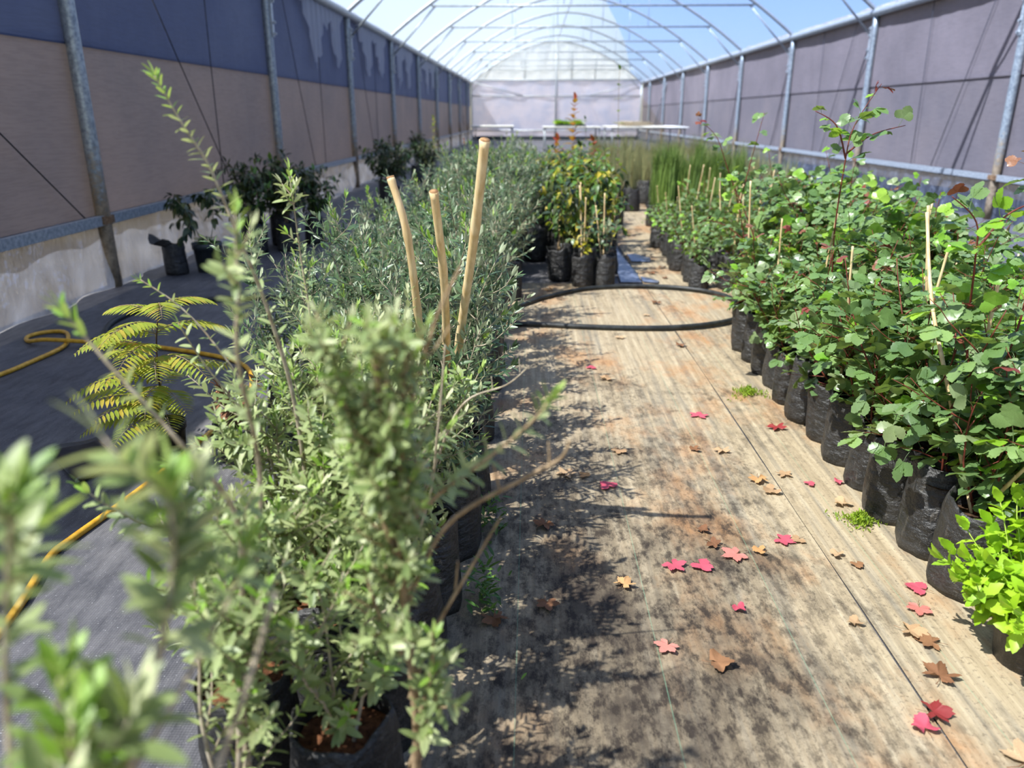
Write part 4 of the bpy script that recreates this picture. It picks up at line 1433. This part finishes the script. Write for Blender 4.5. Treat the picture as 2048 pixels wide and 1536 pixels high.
spire(0.66, 11.6, 1.62, 'tallest red-leaved spire behind the yellowing saplings', 401)
spire(0.30, 11.3, 1.08, 'shorter red-leaved spire left of the tallest one', 402)
spire(1.02, 11.9, 1.05, 'low reddish seedling right of the tallest red spire', 403)
spire(1.15, 10.6, 1.95, 'very tall thin green-leaved stem crossing the end wall', 404, 'l_green', 0.08, 'tall_seedling', 0.35, 0.16)
spire(0.85, 12.4, 1.35, 'thin sparse green seedling between red spire and tall stem', 405, 'l_green', 0.07, 'tall_seedling', 0.4, 0.12)
spire(-1.15, 13.8, 1.0, 'lone thin reddish seedling on the empty grey floor', 406, 'l_red', 0.06, 'tall_seedling', 0.3, 0.12)
spire(-1.95, 16.0, 1.35, 'yellow-leaved spire standing near the left wall', 407, 'l_yellow', 0.09, 'tall_seedling', 0.35, 0.05)

# silvery shrubs at the back of the olive block
SP = [leafy_proto('potted_shrub', 331, 'bag', 0.235, 0.1, 6, 0.55, 0.5, [M['l_silver'], M['l_olive']], TPL_OLIVE, 0.05, 0.022, 'bark_grey', 6, (40, 70), 0.0, (0.1, 0.25), 0.3, 0, [3, 1])]
SU = set()
for i, (x, y) in enumerate(((-0.55, 11.3), (-0.25, 11.4), (0.05, 11.2), (0.12, 11.9), (-0.3, 12.1))):
    put(SP, SU, 0, x, y, i * 1.1, 1.05 + .05 * (i % 2), ('leftmost silvery shrub at the back of the olive-like block', 'second silvery shrub from the left at the back of the olive-like block', 'rightmost front silvery shrub at the back of the olive-like block', 'farthest right silvery shrub behind the olive-like block', 'farthest left silvery shrub behind the olive-like block')[i], 'shrub', 'silvery shrubs behind the olive-like block')

# ================================================================== bags, reed tufts and grasses on the far right
def grass_proto(seed, n, H, mat, spread=0.25, name='potted_reed'):
    rng = random.Random(seed)
    root = empty(name, (0, 0, 0))
    add_bag(root, seed, 1)
    leaves = []
    for i in range(n):
        a, r_ = rng.uniform(0, 6.28), rng.uniform(0, .085)
        d = Vector((math.cos(a) * rng.uniform(0, spread), math.sin(a) * rng.uniform(0, spread), 1))
        leaves.append((TPL_BLADE, frame(d, (math.cos(a), math.sin(a), .2)), (r_ * math.cos(a), r_ * math.sin(a), 0.235), H * rng.uniform(.55, 1.1), 0))
    link('foliage', foliage_mesh('foliage', leaves, [mat], seed), root, kind='stuff')
    return root


RP = [grass_proto(341, 260, 0.75, M['l_grass'], 0.22), grass_proto(342, 240, 0.70, M['l_grass'], 0.26)]
RU = set()
rng = random.Random(61)
i = 0
for iy, y in enumerate(np.arange(9.3, 10.6, 0.3)):
    for ix, x in enumerate((1.66, 1.92, 2.18, 2.44)):
        put(RP, RU, i, x + rng.uniform(-.04, .04), float(y), rng.uniform(0, 6.28), rng.uniform(.95, 1.1), 'dense green reed tuft in a black bag, %s row back, %s from the left' % (ORD[iy], ORD[ix]), 'reed', 'green reed tufts')
        i += 1
GP = [grass_proto(351, 90, 0.55, M['l_grass_tan'], 0.4, 'potted_sedge'), grass_proto(352, 80, 0.5, M['l_grass_tan'], 0.45, 'potted_sedge')]
GU = set()
i = 0
for iy, y in enumerate(np.arange(12.2, 20.5, 0.55)):
    for ix, x in enumerate(np.arange(1.5, 4.4, 0.42)):
        put(GP, GU, i, float(x) + rng.uniform(-.08, .08), float(y), rng.uniform(0, 6.28), rng.uniform(.9, 1.3), 'pale wispy bagged sedge beyond the reeds, %s row back, %s from the left' % (ORD[iy], ORD[ix]), 'sedge', 'wispy sedges in the far beds')
        i += 1
# low, sparse, red-stemmed plants between the hose and the reeds
LP = [tri_proto(140 + i, 0.42, 3, 4, False, 0.07, 0.4, i == 1, 0.0) for i in range(2)]
LU = set()
i = 0
for iy, y in enumerate(np.arange(6.55, 9.1, 0.27)):
    for j, x in enumerate((1.46, 1.72, 1.98, 2.24, 2.5)):
        put(LP, LU, i, x + rng.uniform(-.03, .03), float(y), rng.uniform(0, 6.28), rng.uniform(.85, 1.1) * (0.85 if j == 0 else 1),
            ('sparse low bagged shrub lining the aisle beyond the hose, %s from the hose' % ORD[iy] if j == 0 else 'low bagged shrub beyond the hose, %s from the aisle in the %s row back' % (ORD[j], ORD[iy])), 'shrub', 'low shrubs beyond the hose')
        i += 1

# ================================================================== hoses
def hose(name, P, r, mat, label, per=10, fittings=()):
    base = Vector(P[0])
    root = empty(name, (base.x, base.y, 0), label=label, category='hose')
    g = Geo()
    g.tube([p - Vector((base.x, base.y, 0)) for p in spline(P, per)], r, 10)
    link('hose_line', g.mesh('hose_line', M[mat]), root)
    for a, b, rr in fittings:
        g = Geo(); g.tube([Vector(a) - Vector((base.x, base.y, 0)), Vector(b) - Vector((base.x, base.y, 0))], rr, 12)
        link('fitting', g.mesh('fitting', M['hose_black']), root)


zb = 0.022
hose('irrigation_pipe', [(-2.66, 4.70, zb), (-2.86, 4.95, zb), (-2.96, 5.30, zb), (-2.90, 5.72, zb), (-2.62, 5.92, zb), (-2.0, 6.03, zb), (-1.3, 5.85, zb), (-0.7, 5.68, zb), (-0.19, 5.68, zb),
     (0.12, 6.08, zb), (0.51, 6.43, zb), (0.99, 6.50, zb + .006), (1.40, 6.36, zb + .006), (1.60, 6.05, zb + .006), (1.58, 5.6, zb + .006), (1.42, 5.34, zb + .006), (1.14, 5.18, zb + .006), (0.83, 5.14, zb), (0.42, 5.16, zb), (0.07, 5.22, zb), (-0.12, 5.24, zb)],
     0.019, 'hose_black', 'thick black pipe looping across the aisle from under the shrubs')
hose('irrigation_pipe', [(-1.75 + .42 * math.cos(a), 10.3 + .55 * math.sin(a), 0.02 + .004 * a) for a in np.linspace(0, 9.5, 26)], 0.016, 'hose_black', 'coiled thin black pipe on the mat left of the olive-like block', 4)
hose('irrigation_pipe', [(-1.50 + .36 * math.cos(a), 8.7 + .42 * math.sin(a), 0.02 + 0.10 * max(0, math.sin(a * .5))) for a in np.linspace(0.6, 6.0, 18)], 0.014, 'hose_black', 'single black pipe ring standing half up near the coiled pipe', 4)
zy = 0.014
hose('garden_hose', [(-3.12, 3.7, zy), (-3.0, 4.06, zy), (-2.97, 4.29, zy), (-2.95, 4.60, zy + .004), (-3.05, 4.84, zy), (-3.16, 4.98, zy), (-3.28, 4.97, zy), (-3.33, 4.86, zy), (-3.26, 4.75, zy), (-3.09, 4.69, zy + .028), (-2.75, 4.66, zy + .02), (-2.31, 4.62, zy), (-1.7, 4.3, zy), (-1.45, 3.7, zy), (-1.47, 3.3, zy), (-1.52, 2.7, zy), (-1.58, 2.32, zy), (-1.59, 2.2, zy), (-1.54, 2.0, zy), (-1.5, 1.81, zy), (-1.46, 1.5, zy), (-1.5, 1.0, zy)],
     0.0135, 'hose_yellow', 'yellow garden hose curling over the black mat along the left wall', 10, [((-2.80, 4.668, zy + .022), (-2.70, 4.658, zy + .022), 0.026)])

# black plastic sheet scrap
rng = np.random.default_rng(3)
def scrap(name, corners, z, label, amp=0.012):
    c = [Vector((x, y, 0)) for x, y in corners]
    ctr = sum(c, Vector()) / 4
    def fn(u, v):
        p = (c[0] * (1 - u) + c[1] * u) * (1 - v) + (c[3] * (1 - u) + c[2] * u) * v - ctr
        return (p.x, p.y, amp * (0.5 + 0.5 * math.sin(u * 6 + v * 3)) * (0.5 + 0.5 * math.cos(v * 7)))
    us = np.linspace(0, 1, 9)
    o = link(name, grid_mesh(name, fn, us, us, M['black_sheet']), None, (ctr.x, ctr.y, z), label=label, category='plastic sheet')
    md = o.modifiers.new('thickness', 'SOLIDIFY'); md.thickness = 0.0015
    return o


scrap('plastic_sheet', [(-2.11, 3.05), (-1.97, 3.19), (-1.73, 2.95), (-1.80, 2.72)], 0.012, 'flat square of shiny black plastic lying on the mat by the feathery seedling')
scrap('plastic_sheet', [(-1.74, 2.93), (-1.66, 3.00), (-1.55, 2.90), (-1.62, 2.80)], 0.018, 'crumpled piece of black plastic under the feathery fronds', 0.03)


def strip(pts, label, z=0.018):
    ctr = Vector((sum(p[0] for p in pts) / len(pts), sum(p[1] for p in pts) / len(pts), 0))
    n = len(pts)
    V = [(p[0] - ctr.x, p[1] - ctr.y, 0.004 * math.sin(i * 2)) for i, p in enumerate(pts)] + [(p[0] - ctr.x, p[1] - ctr.y, -0.003) for p in pts]
    g = Geo()
    g.add(V, [tuple(range(n)), tuple(range(n, 2 * n))[::-1]] + [(i, n + i, n + (i + 1) % n, (i + 1) % n) for i in range(n)])
    link('plastic_strip', g.mesh('plastic_strip', M['strip'], False), None, (ctr.x, ctr.y, z), label=label, category='plastic strip', group='shiny plastic strips behind the hose')


strip([(0.80, 6.72), (0.98, 6.70), (1.00, 7.2), (0.97, 7.7), (0.94, 8.6), (0.86, 8.6), (0.84, 7.6)], 'long shiny blue-black plastic strip running back from the hose')
strip([(1.00, 6.74), (1.12, 6.70), (1.15, 6.78), (1.08, 6.92), (1.0, 6.95)], 'small rounded shiny plastic flap nearest the hose')
strip([(1.02, 7.75), (1.20, 7.72), (1.24, 7.95), (1.12, 8.2), (1.02, 8.15)], 'shiny plastic flap farther back, against the bags')


# ================================================================== moss clumps
def moss(x, y, w, label, seed):
    rng = random.Random(seed)
    root = empty('moss_clump', (x, y, 0.006), label=label, category='moss', group='moss clumps at the foot of the bags')
    leaves = []
    for i in range(520):
        a, r_ = rng.uniform(0, 6.28), min(abs(rng.gauss(0, w * .55)), w * 1.6)
        r_ *= 1 + 0.4 * math.sin(3 * a + seed)
        d = Vector((rng.gauss(0, .6), rng.gauss(0, .6), 1))
        leaves.append((TPL_SMALL, frame(d, (rng.gauss(0, 1), rng.gauss(0, 1), .3)), (r_ * math.cos(a), r_ * math.sin(a) * .8, rng.uniform(0, .045) * max(0, 1 - r_ / w)), rng.uniform(.010, .022), 0))
    link('tuft', foliage_mesh('tuft', leaves, [M['moss']], seed), root, kind='stuff')


moss(1.20, 2.50, 0.065, 'bright moss clump at the foot of the near bags', 1)
moss(1.16, 3.86, 0.09, 'dull moss patch under the overhanging shrub leaves', 2)

# weeds in the olive bags at the aisle edge
rng = random.Random(14)
for (x, y, lab) in ((-0.14, 2.42, 'yellow-green weed spilling from the bags at the left aisle edge'), (-0.13, 1.98, 'grassy weed hanging beside the left pots near the lens')):
    root = empty('weed', (x, y, 0), label=lab, category='weed', group='weeds at the left aisle edge')
    leaves = []
    for i in range(90):
        a = rng.uniform(0, 6.28)
        leaves.append((TPL_SMALL if i % 2 else TPL_OLIVE, frame((math.cos(a), math.sin(a), rng.uniform(-.2, 1.2)), (0, 0, 1)), (rng.gauss(0, .03), rng.gauss(0, .05), rng.uniform(0.0, .12)), rng.uniform(.02, .05), 0))
    link('blades', foliage_mesh('blades', leaves, [M['l_green']], 5), root, kind='stuff')

# ================================================================== fallen leaves
def palmate(seed, lobes=5, deep=0.45, crumple=0.06):
    """lobed, toothed leaf with a stalk; curled like a dry leaf"""
    r = random.Random(seed)
    n = lobes * 12
    V, F = [(0, 0, 0)], []
    ph = r.uniform(0, 6.28)
    for ring, f in ((0, 0.5), (1, 1.0)):
        for i in range(n):
            a = math.radians(-150 + 300 * i / (n - 1)) + math.pi / 2
            t = (i / (n - 1) * lobes) % 1.0
            lobe = 1 - deep * abs(2 * t - 1) ** 1.15
            w = 0.56 * (0.70 + 0.40 * math.sin(math.pi * i / (n - 1))) * lobe * r.uniform(.93, 1.05)
            if ring:
                w *= 1 + 0.09 * (i % 2) - 0.05 * (i % 3 == 0)
            z = crumple * (math.sin(3 * a + ph) + 0.6 * math.sin(5 * a - ph)) * f * f + crumple * 0.8 * f
            V.append((w * f * math.cos(a), w * f * math.sin(a), z))
    for i in range(n - 1):
        F.append((0, 1 + i, 2 + i))
        F += [(1 + i, 1 + n + i, 2 + n + i), (1 + i, 2 + n + i, 2 + i)]
    return np.array(V, dtype=np.float32), np.array(F)


PAL = [palmate(1, 5, 0.42, 0.025), palmate(2, 5, 0.48, 0.05), palmate(3, 3, 0.36, 0.04), palmate(4, 5, 0.5, 0.11), palmate(5, 3, 0.42, 0.13)]
_fm = {}


def fallen(x, y, size, kind, shape, rz, label, thick=0.0):
    key = (kind, shape)
    if key not in _fm:
        V, F = PAL[shape]
        g = Geo(); g.tube([(0, 0, 0.01), (0.05, -0.25, 0.02), (0.02, -0.5, 0.05)], [0.012, 0.010, 0.012], 4)
        b = len(V)
        st = np.array([t for q in g.F if len(q) == 4 for t in ((q[0], q[1], q[2]), (q[0], q[2], q[3]))]) + b
        V2 = np.concatenate([V, np.array(g.V, dtype=np.float32)])
        mz = V2[:, 2].min()
        V2[:, 2] -= mz
        _fm[key] = (new_mesh('fallen_leaf', V, F, M[kind]), new_mesh('stalk', np.array(g.V), np.array([t for q in g.F if len(q) == 4 for t in ((q[0], q[1], q[2]), (q[0], q[2], q[3]))]), M['f_brown']), -mz)
    me, stk, mz = _fm[key]
    zf = 0.012
    root = empty('fallen_leaf', (x, y, zf + mz * size * .35), rz, size, label=label, category='leaf', group='fallen leaves on the aisle')
    root.scale = (size, size, size * .7)
    link('blade', me, root)
    link('stalk', stk, root)


FALLEN = [
    (0.36, 4.28, .07, 'f_pink', 2, 'torn red leaf bits in the sunny strip left of the aisle centre'),
    (0.83, 3.53, .10, 'f_pink', 0, 'flat bright pink lobed leaf high on the aisle below the hose'),
    (1.17, 3.38, .10, 'f_dark', 3, 'curled dark red leaf close to the overhanging right shrubs'),
    (0.32, 2.76, .085, 'f_pink', 2, 'crimson three-lobed leaf alone on the shaded left half'),
    (1.12, 2.80, .05, 'f_pink', 2, 'small red leaf left of the pair beside the bags'),
    (1.24, 2.82, .05, 'f_pink', 4, 'small pink leaf right of the pair, nearest the bags'),
    (0.88, 2.37, .085, 'f_pink', 0, 'magenta star-shaped leaf lying flat and alone in mid aisle'),
    (0.70, 2.27, .10, 'f_salmon', 0, 'salmon star-shaped leaf next to a curled tan one'),
    (0.475, 2.20, .09, 'f_pink', 1, 'left leaf of the touching pair of bright pink leaves'),
    (0.565, 2.205, .085, 'f_pink', 2, 'right leaf of the touching pair of bright pink leaves'),
    (0.63, 1.97, .05, 'f_pink', 4, 'tiny folded crimson leaf in the dark middle of the aisle'),
    (1.22, 2.08, .08, 'f_pink', 2, 'pink leaf against the last bag above the lime-green herb'),
    (1.17, 1.98, .08, 'f_salmon', 1, 'pale pink leaf touching the lime-green herb'),
    (0.39, 1.79, .075, 'f_salmon', 1, 'salmon-pink leaf low on the aisle with a brown crumpled one below'),
    (1.00, 1.55, .09, 'f_dark', 3, 'upper of two red leaves near the lower right corner'),
    (0.955, 1.495, .075, 'f_pink', 4, 'lower of two red leaves near the lower right corner'),
    (0.43, 4.08, .09, 'f_tan', 3, 'pale tan crumpled leaf just below the red leaf bits'),
    (0.60, 4.95, .08, 'f_tan', 1, 'pale tan leaf just in front of the black hose'),
    (0.40, 3.11, .08, 'f_tan', 1, 'tan lobed leaf left of centre, above the crimson one'),
    (0.74, 3.13, .06, 'f_brown', 4, 'small dark curled leaf left of a tan leaf in mid aisle'),
    (0.85, 3.11, .08, 'f_tan', 3, 'tan curled leaf right of a small dark one in mid aisle'),
    (1.05, 2.88, .075, 'f_tan', 1, 'topmost tan leaf of the cluster of three by the right bags'),
    (0.93, 2.84, .09, 'f_orange', 3, 'middle leaf of the tan cluster of three by the right bags'),
    (0.96, 2.74, .085, 'f_tan', 4, 'lowest leaf of the tan cluster of three by the right bags'),
    (0.06, 2.45, .085, 'f_brown', 3, 'brown curled leaf in the shade beside the left pots'),
    (0.30, 2.08, .075, 'f_orange', 3, 'orange-tan leaf left below the touching pink pair'),
    (0.06, 1.98, .08, 'f_brown', 1, 'dark brown flat leaf in the shade left of the orange-tan one'),
    (-0.10, 1.90, .09, 'f_brown', 3, 'brown leaf touching the left pots low in the picture'),
    (0.79, 2.29, .06, 'f_orange', 4, 'small curled tan leaf right of the salmon star'),
    (1.19, 2.63, .08, 'f_tan', 4, 'flat pale leaf just above the bright moss clump'),
    (0.94, 2.37, .06, 'f_tan', 2, 'pale thin leaf right of the magenta star'),
    (1.04, 2.27, .055, 'f_tan', 4, 'small pale leaf by the mat seam at the height of the salmon star'),
    (1.08, 2.22, .05, 'f_brown', 2, 'small reddish brown leaf on the mat seam'),
    (0.95, 1.90, .055, 'f_tan', 4, 'pale sliver of a leaf on the seam left of the tan and brown pair'),
    (1.09, 1.87, .09, 'f_tan', 3, 'tan leaf of the tan and brown pair beside the herb'),
    (1.13, 1.82, .085, 'f_brown', 1, 'brown leaf of the tan and brown pair beside the herb'),
    (1.08, 1.68, .10, 'f_brown', 3, 'brown and red crumpled leaf below the tan and brown pair'),
    (1.135, 1.395, .13, 'f_tan', 1, 'big tan oak-like leaf cut by the lower right edge'),
    (0.51, 1.72, .09, 'f_brown', 4, 'brown crumpled leaf below the low salmon-pink one'),
    (0.15, 2.87, .10, 'f_tan', 1, 'tan leaf half under the bare twig at the left'),
    (0.22, 2.86, .06, 'f_orange', 2, 'small orange leaf right of the one half under the twig'),
    (0.96, 4.76, .08, 'f_brown', 4, 'brown curled leaf in front of the hose near the mat seam'),
    (1.00, 5.95, .09, 'f_brown', 3, 'brown leaf inside the hose loop'),
    (0.86, 5.55, .06, 'f_tan', 2, 'small tan leaf inside the hose loop, nearer than the brown one'),
    (0.62, 2.42, .06, 'f_brown', 4, 'dark small leaf above the touching pink pair'),
    (0.64, 2.33, .07, 'f_brown', 3, 'brown withered leaf just left of the salmon star'),
    (1.12, 7.15, .09, 'f_brown', 3, 'brown leaf between the two plastic flaps behind the hose'),
    (1.22, 6.95, .08, 'f_brown', 1, 'brown leaf at the foot of the bags just behind the hose'),
    (1.28, 7.45, .08, 'f_brown', 4, 'brown leaf lodged against the far bags'),
    (0.30, 6.30, .10, 'f_orange', 1, 'orange leaf behind the hose, left of the two black bags'),
    (0.16, 6.42, .09, 'f_orange', 3, 'orange-yellow leaf farthest left behind the hose'),
    (1.20, 9.6, .10, 'l_yellow', 1, 'yellow leaf on the far aisle beside the bags'),
    (1.08, 9.9, .10, 'l_yellow', 0, 'yellow leaf on the far aisle in the middle'),
]
rng = random.Random(2)
for x, y, s, kind, shape, lab in FALLEN:
    fallen(x, y, s * 0.9, kind, shape, rng.uniform(0, 6.28), lab)
o = link('fallen_leaf', new_mesh('fallen_leaf', TPL_OLIVE[0], TPL_OLIVE[1], M['l_olive_new']), None, (0.0, 1.66, 0.020), (0, 0, 2.6), (0.03, 0.03, 0.03), label='tiny fresh green leaf lying alone near the left pots', category='leaf', group='fallen leaves on the aisle')

# ================================================================== tables at the far end
def table(x0, x1, y0, y1, z, label, nleg=4, slope=0.0):
    root = empty('potting_table', ((x0 + x1) / 2, (y0 + y1) / 2, 0), label=label, category='table', group='white potting tables before the end wall')
    hx, hy = (x1 - x0) / 2, (y1 - y0) / 2
    nb = 5
    for i in range(nb):
        ya, yb = -hy + 2 * hy * i / nb, -hy + 2 * hy * (i + 1) / nb - 0.012
        g = Geo(); g.box((-hx, ya, z - 0.035), (hx, yb, z))
        link('board', g.mesh('board', M['white_board'], False), root)
    for sx in np.linspace(-hx * .92, hx * .92, nleg // 2):
        for sy in (-hy * .9, hy * .9):
            g = Geo(); g.tube([(sx, sy, 0), (sx, sy, z - 0.03)], 0.028, 8)
            link('leg', g.mesh('leg', M['galv']), root)
    for sy in (-hy * .9, hy * .9):
        g = Geo(); g.tube([(-hx * .92, sy, z - 0.06), (hx * .92, sy, z - 0.06)], 0.022, 8)
        link('rail', g.mesh('rail', M['galv']), root)


table(-2.55, -0.75, 34.0, 36.2, 1.0, 'white slatted potting table at the left before the end wall')
table(0.45, 2.75, 31.5, 33.5, 1.0, 'white slatted potting table in the middle before the end wall')
table(3.0, 6.0, 31.0, 34.6, 1.0, 'long white potting table at the right before the end wall', 6)
# things on the tables
root = empty('seedling_tray', (1.55, 32.4, 1.0), label='flat tray of yellow-green seedlings on the middle table', category='tray')
g = Geo(); g.box((-0.6, -0.3, 0.001), (0.6, 0.3, 0.07))
link('tray', g.mesh('tray', M['pot_grey'], False), root)
rng = random.Random(6)
lv = [(TPL_OVATE, frame((rng.gauss(0, .6), rng.gauss(0, .6), 1), (1, 0, .2)), (rng.uniform(-.55, .5), rng.uniform(-.27, .27), .07), rng.uniform(.12, .24), 0) for _ in range(220)]
link('foliage', foliage_mesh('foliage', lv, [M['l_lime']], 1), root, kind='stuff')
root = empty('twig_pile', (4.1, 32.4, 1.0), label='untidy pile of dry sticks on the right table', category='sticks')
for k in range(9):
    a = rng.uniform(-.5, .5)
    z = 0.03 + 0.035 * (k // 2)
    c = Vector((rng.uniform(-.2, .2), rng.uniform(-.25, .25), z))
    d = Vector((math.cos(a), math.sin(a), rng.uniform(-.02, .02)))
    g = Geo(); g.tube([c - d * .6, c, c + d * .6], [0.03, 0.028, 0.02], 6)
    link('dry_stick', g.mesh('dry_stick', M['bark_grey']), root)
